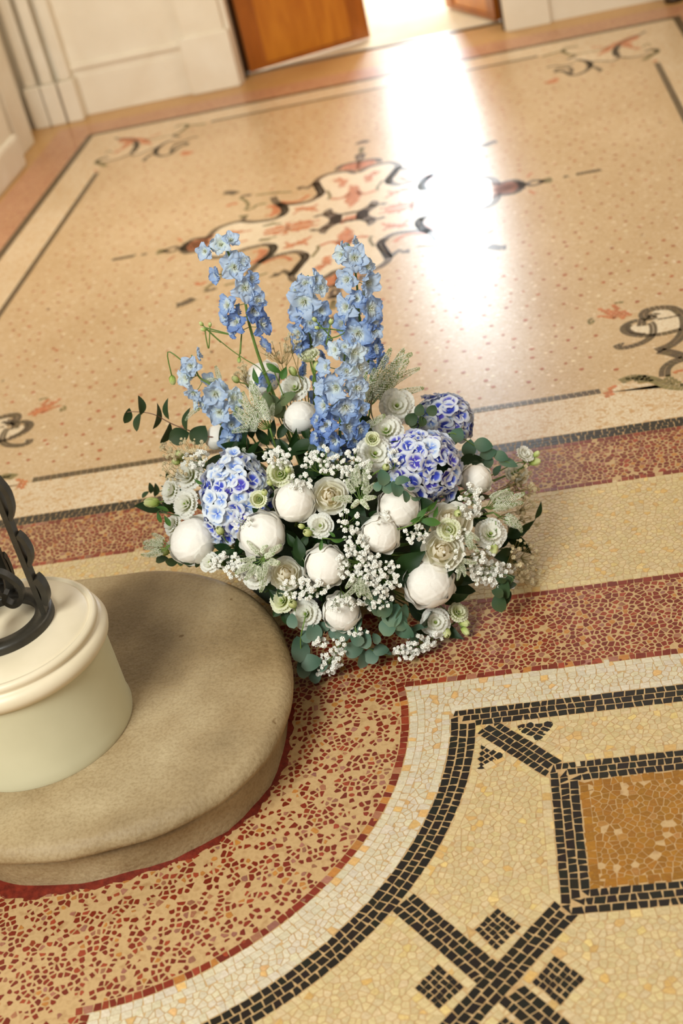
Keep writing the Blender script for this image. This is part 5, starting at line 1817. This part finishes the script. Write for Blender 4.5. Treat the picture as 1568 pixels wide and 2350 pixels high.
# delphiniums
F1 = Vector((-.53, 2.40, .10))
delphinium([(484, 572), (500, 562), (518, 570), (532, 600), (546, 640), (562, 690), (570, 735), (585, 790), (600, 835), (626, 900)], 2.42,
    [(472, 577, 40, 'pale'), (508, 562, 44, 'white'), (530, 552, 38, 'pale'), (537, 612, 58, 'pale'), (500, 630, 40, 'mid'), (562, 660, 60, 'pale'), (590, 690, 42, 'mid'), (525, 700, 48, 'mid'), (580, 712, 50, 'deep'),
     (545, 738, 50, 'deep'), (518, 728, 34, 'mid'), (600, 745, 50, 'deep'), (556, 600, 36, 'pale'), (575, 640, 36, 'mid'), (535, 760, 34, 'deep')],
    'leaning blue delphinium spike furthest left with a bare lower stem', F1, back=5)
delphinium([(707, 632), (706, 680), (708, 740), (716, 800), (722, 860), (722, 930)], 2.45,
    [(700, 690, 74, 'pale'), (703, 650, 48, 'pale'), (735, 660, 38, 'white'), (724, 640, 30, 'pale'), (680, 665, 34, 'pale'), (683, 720, 40, 'mid'), (735, 712, 44, 'mid'), (688, 762, 52, 'mid'), (730, 768, 50, 'pale'), (712, 742, 40, 'mid'), (692, 795, 44, 'deep'), (742, 740, 34, 'mid'), (748, 785, 30, 'mid')],
    'short blue delphinium spike standing in the middle at the back', F1 + Vector((.03, .02, 0)), back=8)
delphinium([(800, 560), (812, 600), (820, 660), (824, 720), (836, 780), (845, 830), (830, 900)], 2.44,
    [(786, 584, 40, 'white'), (814, 590, 58, 'pale'), (842, 612, 38, 'pale'), (800, 640, 54, 'pale'), (842, 648, 58, 'pale'), (798, 704, 60, 'pale'), (848, 708, 60, 'mid'), (820, 685, 40, 'mid'), (822, 762, 70, 'mid'), (858, 760, 40, 'pale'), (788, 740, 44, 'mid'), (840, 805, 44, 'deep'), (862, 800, 38, 'deep'), (872, 828, 38, 'deep'), (856, 738, 40, 'deep')],
    'tall blue delphinium spike at the back right, upright', F1 + Vector((.06, .03, 0)), back=9)
delphinium([(795, 785), (790, 830), (784, 890), (782, 950), (780, 1010), (782, 1060)], 2.27,
    [(772, 802, 40, 'white'), (812, 808, 50, 'white'), (792, 795, 34, 'pale'), (752, 842, 46, 'pale'), (822, 842, 48, 'white'), (795, 850, 44, 'pale'), (774, 888, 66, 'pale'), (818, 890, 52, 'pale'), (742, 890, 40, 'pale'), (748, 930, 52, 'mid'), (792, 932, 64, 'mid'), (826, 938, 40, 'mid'), (752, 975, 54, 'deep'), (795, 978, 58, 'mid'), (824, 985, 44, 'deep'), (730, 965, 36, 'deep'),
     (732, 1004, 40, 'deep'), (770, 1010, 48, 'deep'), (812, 1010, 42, 'deep'), (770, 1035, 44, 'pale'), (742, 1022, 34, 'mid')],
    'thick blue delphinium spike in front at the centre, darkest towards its foot', F1 + Vector((.05, -.04, 0)), back=8)
delphinium([(440, 815), (455, 862), (480, 880), (500, 900), (512, 940), (525, 985), (540, 1030)], 2.37,
    [(438, 838, 44, 'pale'), (430, 866, 44, 'white'), (446, 900, 40, 'pale'), (495, 902, 60, 'pale'), (535, 912, 42, 'white'), (505, 945, 58, 'pale'), (545, 940, 34, 'pale'), (530, 975, 44, 'mid'), (528, 1012, 50, 'mid'), (545, 1000, 36, 'deep'), (470, 928, 34, 'pale'), (455, 925, 30, 'white')],
    'pale blue delphinium spike low on the left beside the eucalyptus', F1 + Vector((-.05, 0, 0)), back=5, tone=('pale', 'pale', 'mid'))
bud(396, 872, 22, 'pale drooping delphinium bud at the end of a curved stalk on the left', (-.1, -.1, -1), Y=2.37, end=place(450, 862, 2.37))
bud(722, 733, 14, 'tiny grey green bud on the arching stalk between the delphiniums', (-.3, -.2, .7), Y=2.40, end=place(752, 778, 2.40))
bud(760, 738, 16, 'round grey green bud left of the tall back right delphinium', (.3, -.2, .7), Y=2.40, end=place(752, 778, 2.40))
bud(728, 752, 12, 'small bud under the arching stalk between the delphiniums', (-.6, -.2, .3), Y=2.40, end=place(752, 778, 2.40))

# white spikes
z1 = lambda x, y: (340 + .3827 * x, 500 + .3827 * y)
z2 = lambda x, y: (700 + .3827 * x, 740 + .3827 * y)
z3 = lambda x, y: (260 + .3827 * x, 980 + .3827 * y)
z4 = lambda x, y: (700 + .3827 * x, 1080 + .3827 * y)
veronica(z1(730, 1260), [z1(560, 1010), z1(630, 1010), z1(690, 1050), z1(505, 1110), z1(500, 1170), z1(490, 1215), z1(520, 1140), z1(495, 1255), z1(550, 1060), z1(600, 1050), z1(740, 1130)], 'cluster of white flower spikes fanning left at the upper left centre', Y=2.33)
veronica(z1(690, 1400), [z1(440, 1385)], 'single long white spike pointing left over the left hydrangea', Y=2.31)
veronica(z1(440, 1010), [z1(405, 885), z1(378, 912)], 'pair of small green spikes beside the pale delphinium', Y=2.40)
veronica(z1(330, 1130), [z1(250, 1170)], 'single small white spike curling left under the pale delphinium', Y=2.38, curve=3)
veronica(z2(340, 540), [z2(590, 112), z2(625, 165), z2(660, 200), z2(678, 238), z2(380, 300), z2(440, 330), z2(360, 250), z2(430, 270), z2(520, 130), z2(480, 380)], 'tall cluster of green white spikes at the top right behind the front delphinium', Y=2.40)
veronica(z2(400, 460), [z2(718, 388), z2(606, 352)], 'two arching white spikes reaching right above the top right lisianthus', Y=2.41, curve=3)
veronica(z2(330, 650), [z2(485, 535)], 'single curved white spike beside the creamy lisianthus', Y=2.30, curve=3)
veronica(z2(330, 1060), [z2(300, 850), z2(378, 820), z2(412, 900), z2(424, 960), z2(400, 1050), z2(290, 1100), z2(160, 1058), z2(230, 950), z2(270, 890), z2(360, 1090)], 'cluster of short white spikes beside the cream rose in the middle', k=1.04)
veronica(z2(1080, 1110), [z2(1165, 985), z2(1230, 1000), z2(1290, 1040), z2(1310, 1080), z2(1285, 1115), z2(1250, 1020), z2(1200, 1110)], 'cluster of white spikes fanning out at the right below the small peony bud')
veronica(z2(1130, 1140), [z2(1348, 1205), z2(1310, 1248)], 'two long white spikes pointing down to the right edge')
veronica(z3(900, 780), [z3(730, 880), z3(770, 800), z3(850, 930), z3(905, 995), z3(945, 900), z3(960, 760), z3(1010, 705), z3(895, 700), z3(820, 715), z3(1030, 850), z3(790, 920)], 'green and white cluster of spikes drooping beside the rose by the stone step', k=1.06)
veronica(z3(340, 710), [z3(172, 668), z3(180, 725), z3(188, 770), z3(200, 808), z3(235, 625), z3(220, 690)], 'cluster of grey white spikes sticking out at the lower left edge', green=True)
veronica(z4(950, 350), [z4(1005, 440), z4(1020, 400), z4(990, 470), z4(1025, 500)], 'short spikes between the right cream rose and the open lisianthus')
veronica(z4(900, 520), [z4(985, 620), z4(950, 640), z4(1000, 560)], 'small drooping spikes right of the lowest blush peony')
veronica(z4(330, 600), [z4(278, 790), z4(308, 770), z4(383, 790), z4(250, 700), z4(350, 740)], 'white spikes hanging down in front of the gypsophila at the front centre')

# gypsophila
gypsophila(742, 1058, 62, 34, 34, 'gypsophila spray under the front delphinium, at the centre')
gypsophila(812, 1070, 42, 44, 40, 'dense gypsophila left of the large right hydrangea')
gypsophila(640, 1052, 40, 26, 26, 'gypsophila above the small cream lisianthus')
gypsophila(420, 1030, 62, 34, 34, 'gypsophila at the upper left under the round eucalyptus leaves', tan=True, size=10)
gypsophila(452, 1052, 34, 26, 22, 'white gypsophila above the left hydrangea, right of the green bud')
gypsophila(395, 1075, 40, 40, 22, 'thin gypsophila along the left edge beside the lisianthus', tan=True, size=9)
gypsophila(822, 1300, 62, 44, 62, 'dense gypsophila filling the front centre between the peonies')
gypsophila(878, 1320, 48, 40, 46, 'dense gypsophila left of the lowest blush peony')
gypsophila(820, 1255, 34, 38, 30, 'gypsophila in the gap left of the round closed peony')
gypsophila(800, 1195, 26, 44, 16, 'sparse gypsophila in the dark gap below the centre rose')
gypsophila(955, 1225, 30, 26, 16, 'sparse gypsophila right of the round closed peony')
gypsophila(860, 1375, 46, 34, 34, 'gypsophila above the grey eucalyptus at the front')
gypsophila(700, 1350, 62, 28, 44, 'gypsophila between the front peony bud and the stone step')
gypsophila(522, 1290, 44, 26, 36, 'gypsophila beside the stone step under the blush peony')
gypsophila(785, 1385, 44, 20, 24, 'gypsophila lying over the peony at the front edge', k=1.11, size=9)
gypsophila(762, 1510, 30, 52, 56, 'gypsophila trailing down onto the red mosaic at the front left', ang=.55, root=(800, 1450))
gypsophila(965, 1478, 56, 22, 36, 'gypsophila trailing onto the red mosaic at the front right', ang=-.25)
gypsophila(930, 1500, 40, 18, 20, 'lowest gypsophila sprig on the red mosaic', ang=.1)
gypsophila(1112, 1300, 40, 48, 50, 'gypsophila below the green bud at the right', size=13)
gypsophila(1160, 1325, 30, 34, 26, 'gypsophila over the round dark eucalyptus at the right', size=11)
gypsophila(1085, 1150, 34, 44, 30, 'gypsophila below the small peony bud at the right', size=13)
gypsophila(1200, 1110, 44, 40, 40, 'cream gypsophila at the right edge over the red border', Y=2.43, tan=True, size=9)
gypsophila(1215, 1175, 36, 36, 22, 'thin dry gypsophila at the far right edge', Y=2.40, tan=True, size=9)
gypsophila(1205, 1290, 46, 54, 42, 'pale gypsophila over the cream mosaic at the lower right', tan=True, size=10)
gypsophila(640, 800, 50, 26, 22, 'fine brown stemmed gypsophila at the top back', Y=2.46, tan=True, size=8)
gypsophila(560, 850, 24, 26, 20, 'fine gypsophila left of the pale peony at the back', Y=2.46, tan=True, size=8)
gypsophila(670, 775, 26, 20, 12, 'small gypsophila sprig beside the short middle delphinium', Y=2.44, tan=True, size=8)
gypsophila(690, 1110, 30, 26, 14, 'few gypsophila blossoms above the round closed peony')
gypsophila(1035, 1290, 30, 30, 14, 'few gypsophila blossoms right of the curled cream rose')
gypsophila(880, 1190, 24, 22, 0 + 6, 'few gypsophila blossoms between the widest peony and the centre rose')
gypsophila(560, 1205, 26, 22, 10, 'few gypsophila blossoms under the left hydrangea', k=1.08, size=9)
gypsophila(1060, 1240, 26, 34, 20, 'gypsophila between the cream roses and the open lisianthus')
gypsophila(735, 1475, 22, 14, 14, 'small gypsophila tuft between the front eucalyptus leaves')
gypsophila(820, 1450, 30, 12, 14, 'small gypsophila tuft under the gypsophila covered peony', k=1.02)
gypsophila(900, 1050, 0 + 20, 20, 8, 'few gypsophila blossoms at the left rim of the large hydrangea', k=1.08)

# eucalyptus
branch('eucalyptus_branch', 'dark eucalyptus branch reaching far out at the upper left', 'eucalyptus', [(530, 1015), (470, 1000), (400, 975), (350, 950), (300, 945), (285, 950)],
    [(292, 954, 38, 20, 70), (321, 930, 46, 18, 95), (318, 968, 46, 16, 80), (357, 955, 62, 14, 78), (386, 938, 50, 13, 95), (380, 993, 54, 18, 62), (432, 962, 56, 14, 84), (411, 1001, 50, 42, 18), (457, 998, 52, 44, 55), (512, 1004, 60, 30, 92)], 'euc_dark', 'oval', Y=2.42, stem_mat='stem_red')
branch('eucalyptus_branch', 'eucalyptus branch with oval leaves at the top right behind the small peony bud', 'eucalyptus', [(1020, 1000), (1060, 1005), (1100, 1030), (1140, 1050), (1178, 1066)],
    [(1050, 998, 38, 34, 60), (1040, 1008, 30, 24, 100), (1077, 1029, 44, 34, 80), (1110, 1021, 46, 34, -12), (1121, 1040, 42, 28, 15), (1117, 1060, 34, 32, 120), (1150, 1047, 38, 26, -20), (1167, 1065, 46, 22, -10), (1142, 1080, 30, 16, 60)], 'euc', 'oval', Y=2.38, stem_mat='stem')
branch('eucalyptus_sprig', 'small round leaved eucalyptus sprig between the two right hydrangeas', 'eucalyptus', [(960, 985), (968, 960), (980, 945)],
    [(964, 941, 30, 24, 90), (945, 962, 34, 30, 45), (992, 942, 28, 26, 60), (968, 967, 26, 20, 100), (950, 975, 22, 18, 20)], 'euc_dark', 'round', Y=2.33)
branch('eucalyptus_sprig', 'grey eucalyptus sprig lying over the widest peony', 'eucalyptus', [(870, 1080), (890, 1110), (920, 1125), (955, 1145)],
    [(878, 1096, 40, 30, 100), (890, 1118, 32, 28, 60), (924, 1104, 38, 20, 15), (909, 1122, 40, 28, 110), (930, 1139, 30, 16, 100), (956, 1142, 26, 10, 0), (944, 1120, 20, 9, 0), (868, 1116, 26, 20, 70)], 'euc', 'round', k=1.13, stem_mat='stem')
branch('eucalyptus_branch', 'thick grey green eucalyptus branch at the front centre right', 'eucalyptus', [(870, 1370), (900, 1410), (930, 1440), (955, 1462)],
    [(866, 1388, 58, 42, 100), (884, 1398, 46, 30, 40), (903, 1412, 58, 48, 70), (893, 1438, 50, 40, 60), (922, 1406, 46, 26, 60), (930, 1444, 54, 36, -45), (920, 1430, 40, 30, 60), (944, 1464, 56, 20, 85), (963, 1444, 40, 14, 20), (850, 1370, 40, 30, 80)], 'euc', 'round', k=1.02, stem_mat='stem')
branch('eucalyptus_sprig', 'blue green eucalyptus sprig lying on the red mosaic at the front', 'eucalyptus', [(815, 1440), (840, 1480), (870, 1500), (895, 1505)],
    [(840, 1466, 48, 34, 95), (812, 1490, 46, 38, 0), (832, 1512, 46, 26, 75), (853, 1505, 40, 36, 60), (875, 1493, 38, 28, 10), (862, 1466, 28, 20, 110), (820, 1468, 36, 26, 160), (888, 1498, 26, 12, -20)], 'euc_blue', 'round', stem_mat='stem')
branch('eucalyptus_branch', 'blue green eucalyptus leaves hanging against the stone step', 'eucalyptus', [(700, 1420), (690, 1480), (705, 1530), (720, 1550)],
    [(719, 1449, 46, 38, 90), (686, 1490, 62, 44, 95), (715, 1522, 50, 40, 20), (727, 1550, 40, 28, 80), (694, 1535, 46, 34, 100), (672, 1425, 36, 26, 100), (704, 1460, 34, 30, 150), (742, 1530, 30, 22, 45)], 'euc_blue', 'round', stem_mat='stem')
branch('eucalyptus_sprig', 'blue green eucalyptus leaves just under the gypsophila covered peony', 'eucalyptus', [(770, 1420), (800, 1440), (825, 1440)],
    [(815, 1438, 56, 36, 60), (790, 1452, 44, 34, 20), (768, 1450, 36, 30, 140), (745, 1436, 30, 22, 160)], 'euc_blue', 'round', k=.99)
branch('eucalyptus_sprig', 'round dark eucalyptus sprig hanging at the lower right over the red mosaic', 'eucalyptus', [(1165, 1320), (1160, 1350), (1150, 1380), (1148, 1395)],
    [(1158, 1352, 52, 34, 90), (1170, 1345, 34, 20, 20), (1142, 1362, 30, 22, 150), (1163, 1372, 36, 26, 60), (1148, 1382, 48, 34, 100), (1172, 1330, 26, 16, 40), (1150, 1330, 26, 14, 170)], 'euc_dark', 'round', k=1.12)
branch('eucalyptus_sprig', 'tiny dark eucalyptus sprig sticking out at the left edge', 'eucalyptus', [(390, 1130), (360, 1130), (345, 1125)],
    [(345, 1120, 26, 13, 95), (356, 1124, 32, 14, 85), (334, 1135, 22, 10, 45)], 'euc_dark', 'oval', Y=2.47)
branch('eucalyptus_sprig', 'olive round eucalyptus leaves behind the upright peony bud', 'eucalyptus', [(640, 960), (635, 930), (650, 910)],
    [(626, 930, 50, 46, 90), (640, 940, 40, 34, 40), (662, 916, 46, 24, 45), (614, 916, 34, 26, 120)], 'euc_olive', 'round', Y=2.40)
branch('eucalyptus_sprig', 'dark round leaves along the foot of the large left peony', 'eucalyptus', [(440, 1290), (410, 1288), (370, 1286)],
    [(372, 1285, 30, 18, 20), (396, 1286, 34, 20, 10), (417, 1286, 28, 16, 80), (452, 1290, 26, 12, 80), (430, 1292, 26, 16, 140)], 'euc_dark', 'round', k=.98)
branch('leafy_stem', 'dark green leaves on the bare lower stem of the leaning delphinium', 'leaf', [(640, 880), (625, 850), (600, 860)],
    [(630, 846, 46, 16, -32), (587, 862, 40, 13, 108), (652, 856, 34, 18, 70), (618, 890, 26, 10, 70)], 'leaf_mid', 'lance', Y=2.41, stem_mat='stem')
branch('leafy_stem', 'bright green pointed leaves crossing between the right cream roses and peony', 'leaf', [(930, 1210), (975, 1185), (1000, 1170)],
    [(985, 1197, 54, 20, 172), (970, 1178, 40, 14, 50), (990, 1160, 44, 12, 40), (960, 1190, 40, 12, 20), (1000, 1175, 30, 10, 70)], 'leaf_mid', 'lance', k=1.08, stem_mat='stem')
branch('leafy_stem', 'small green leaf pair right of the small lisianthus in the gap', 'leaf', [(740, 1235), (770, 1238), (795, 1235)],
    [(778, 1237, 38, 10, 5), (737, 1250, 28, 10, 80), (762, 1226, 20, 8, 140)], 'leaf_mid', 'lance', k=1.03, stem_mat='stem')
branch('leafy_stem', 'pointed dark leaves under the front delphinium', 'leaf', [(720, 1080), (700, 1040), (690, 1000)],
    [(690, 1035, 62, 22, 100), (672, 1010, 60, 18, 70), (715, 1020, 50, 20, 110), (655, 1030, 60, 20, 120), (628, 1040, 50, 16, 150), (700, 1060, 46, 22, 80), (735, 1045, 40, 20, 40), (650, 1060, 50, 18, 20)], 'leaf', 'lance', Y=2.31)
branch('leafy_stem', 'broad dark leaf left of the front centre peony bud', 'leaf', [(700, 1290), (690, 1270), (680, 1250)],
    [(686, 1258, 60, 30, 100), (700, 1240, 36, 18, 60), (668, 1240, 40, 20, 120)], 'leaf', 'lance', k=.99)
branch('leafy_stem', 'dark pointed leaves at the right edge over the cream mosaic', 'leaf', [(1150, 1260), (1190, 1240), (1230, 1190)],
    [(1190, 1222, 60, 24, 20), (1236, 1170, 44, 12, 70), (1165, 1270, 44, 18, 40), (1210, 1205, 46, 14, 30), (1170, 1282, 40, 14, 150), (1180, 1210, 40, 16, 60)], 'leaf', 'lance', Y=2.36)
branch('leafy_stem', 'thin green leaves beside the tall back right delphinium', 'leaf', [(865, 860), (872, 800), (868, 770)],
    [(870, 785, 40, 7, 85), (872, 840, 34, 8, 70), (855, 870, 36, 10, 100)], 'leaf_mid', 'lance', Y=2.44)
branch('leafy_stem', 'green leaves at the left edge beside the spiky bud', 'leaf', [(390, 1180), (370, 1170), (360, 1180)],
    [(372, 1168, 34, 10, 160), (366, 1186, 30, 10, 110), (384, 1195, 30, 12, 120), (455, 1105, 24, 8, 150)], 'leaf_mid', 'lance')

branch('leafy_stem', 'dark leaves low between the stone step and the blush peony', 'leaf', [(600, 1330), (560, 1300), (540, 1290)],
    [(566, 1288, 50, 24, 160), (610, 1335, 54, 24, 140), (632, 1370, 50, 22, 130), (650, 1350, 46, 22, 60), (590, 1290, 44, 20, 80), (655, 1410, 50, 22, 100), (640, 1400, 40, 20, 50)], 'leaf', 'lance', k=.95)
gypsophila(560, 1315, 40, 20, 22, 'gypsophila along the rim of the stone step under the drooping spikes')
branch('leafy_stem', 'dark leaves between the left hydrangea and the cluster of white spikes', 'leaf', [(640, 1060), (610, 1020), (600, 990)],
    [(600, 1000, 56, 24, 130), (580, 1030, 60, 24, 160), (625, 985, 52, 20, 80), (560, 1010, 50, 22, 110), (650, 985, 50, 22, 60), (612, 1045, 60, 26, 20), (575, 985, 44, 20, 100), (640, 1020, 60, 26, 150)], 'leaf', 'lance', Y=2.36)
branch('leafy_stem', 'dark leaves at the foot of the front delphinium, left of the full white lisianthus', 'leaf', [(790, 1080), (800, 1040), (820, 1000)],
    [(840, 985, 56, 22, 70), (812, 1030, 56, 24, 120), (850, 1020, 50, 20, 50), (700, 985, 50, 20, 100), (728, 1010, 50, 22, 60), (836, 960, 50, 18, 90)], 'leaf', 'lance', Y=2.34)
branch('leafy_stem', 'dark leaves between the two lower left peonies above the stone step', 'leaf', [(560, 1275), (530, 1265), (505, 1260)],
    [(512, 1262, 50, 24, 150), (535, 1275, 50, 24, 30), (500, 1280, 44, 22, 190), (545, 1255, 44, 22, 90), (525, 1292, 44, 20, 10), (560, 1290, 40, 20, 60)], 'leaf', 'oval', k=.96)
# dark inner foliage between the flowers
random.seed(21)
GL = 'dark green leaf stem tucked deep between the flowers'
for i in range(26):
    a = i * 2.39996
    rr = math.sqrt((i + .5) / 26)
    uu = 780 + 400 * rr * math.cos(a)
    vv = 1215 + 235 * rr * math.sin(a)
    p = place(uu, vv, None, .86)
    if uu < 600 and vv > 1290: continue
    org = p
    t = empty('foliage_stem', org, GL, 'leaf stem', 'dark leaf stems inside the arrangement')
    e = BASE - org
    vs, fs = tube(spline([e, e * .4 + Vector((0, 0, -.01)), Vector((0, 0, 0))], 4), .0016, 5)
    put('stem', mk_mesh('stem', vs, fs, M['stem_dark'], True), t)
    n = dnormal(p)
    for q in range(8):
        L = random.uniform(.045, .075)
        d = (n * random.uniform(.1, .7) + Vector((random.uniform(-1, 1), random.uniform(-1, 1), random.uniform(-.8, .8)))).normalized()
        nr = (n + Vector((random.uniform(-.5, .5), random.uniform(-.5, .5), random.uniform(-.3, .5)))).normalized()
        nr = (nr - d * nr.dot(d)).normalized()
        sd = nr.cross(d)
        o_ = Vector((random.uniform(-.03, .03), random.uniform(-.03, .03), random.uniform(-.03, .02)))
        if org.z + o_.z + min(0, d.z * L) < .006: continue
        tipp = org + o_ + d * L
        if any(inpoly(w_.x, w_.y, outl) for w_ in (tipp, org + o_)): continue
        if any(pix(w_)[0] < 640 and pix(w_)[1] > 1270 for w_ in (tipp, org + o_)): continue
        mtx = Matrix((d * L, sd * L * random.uniform(.4, .6), nr * L)).transposed().to_4x4()
        mtx.translation = o_
        put('leaf', random.choice(leaf_bank('lance' if q % 2 else 'oval', 'leaf')), t, mtx)
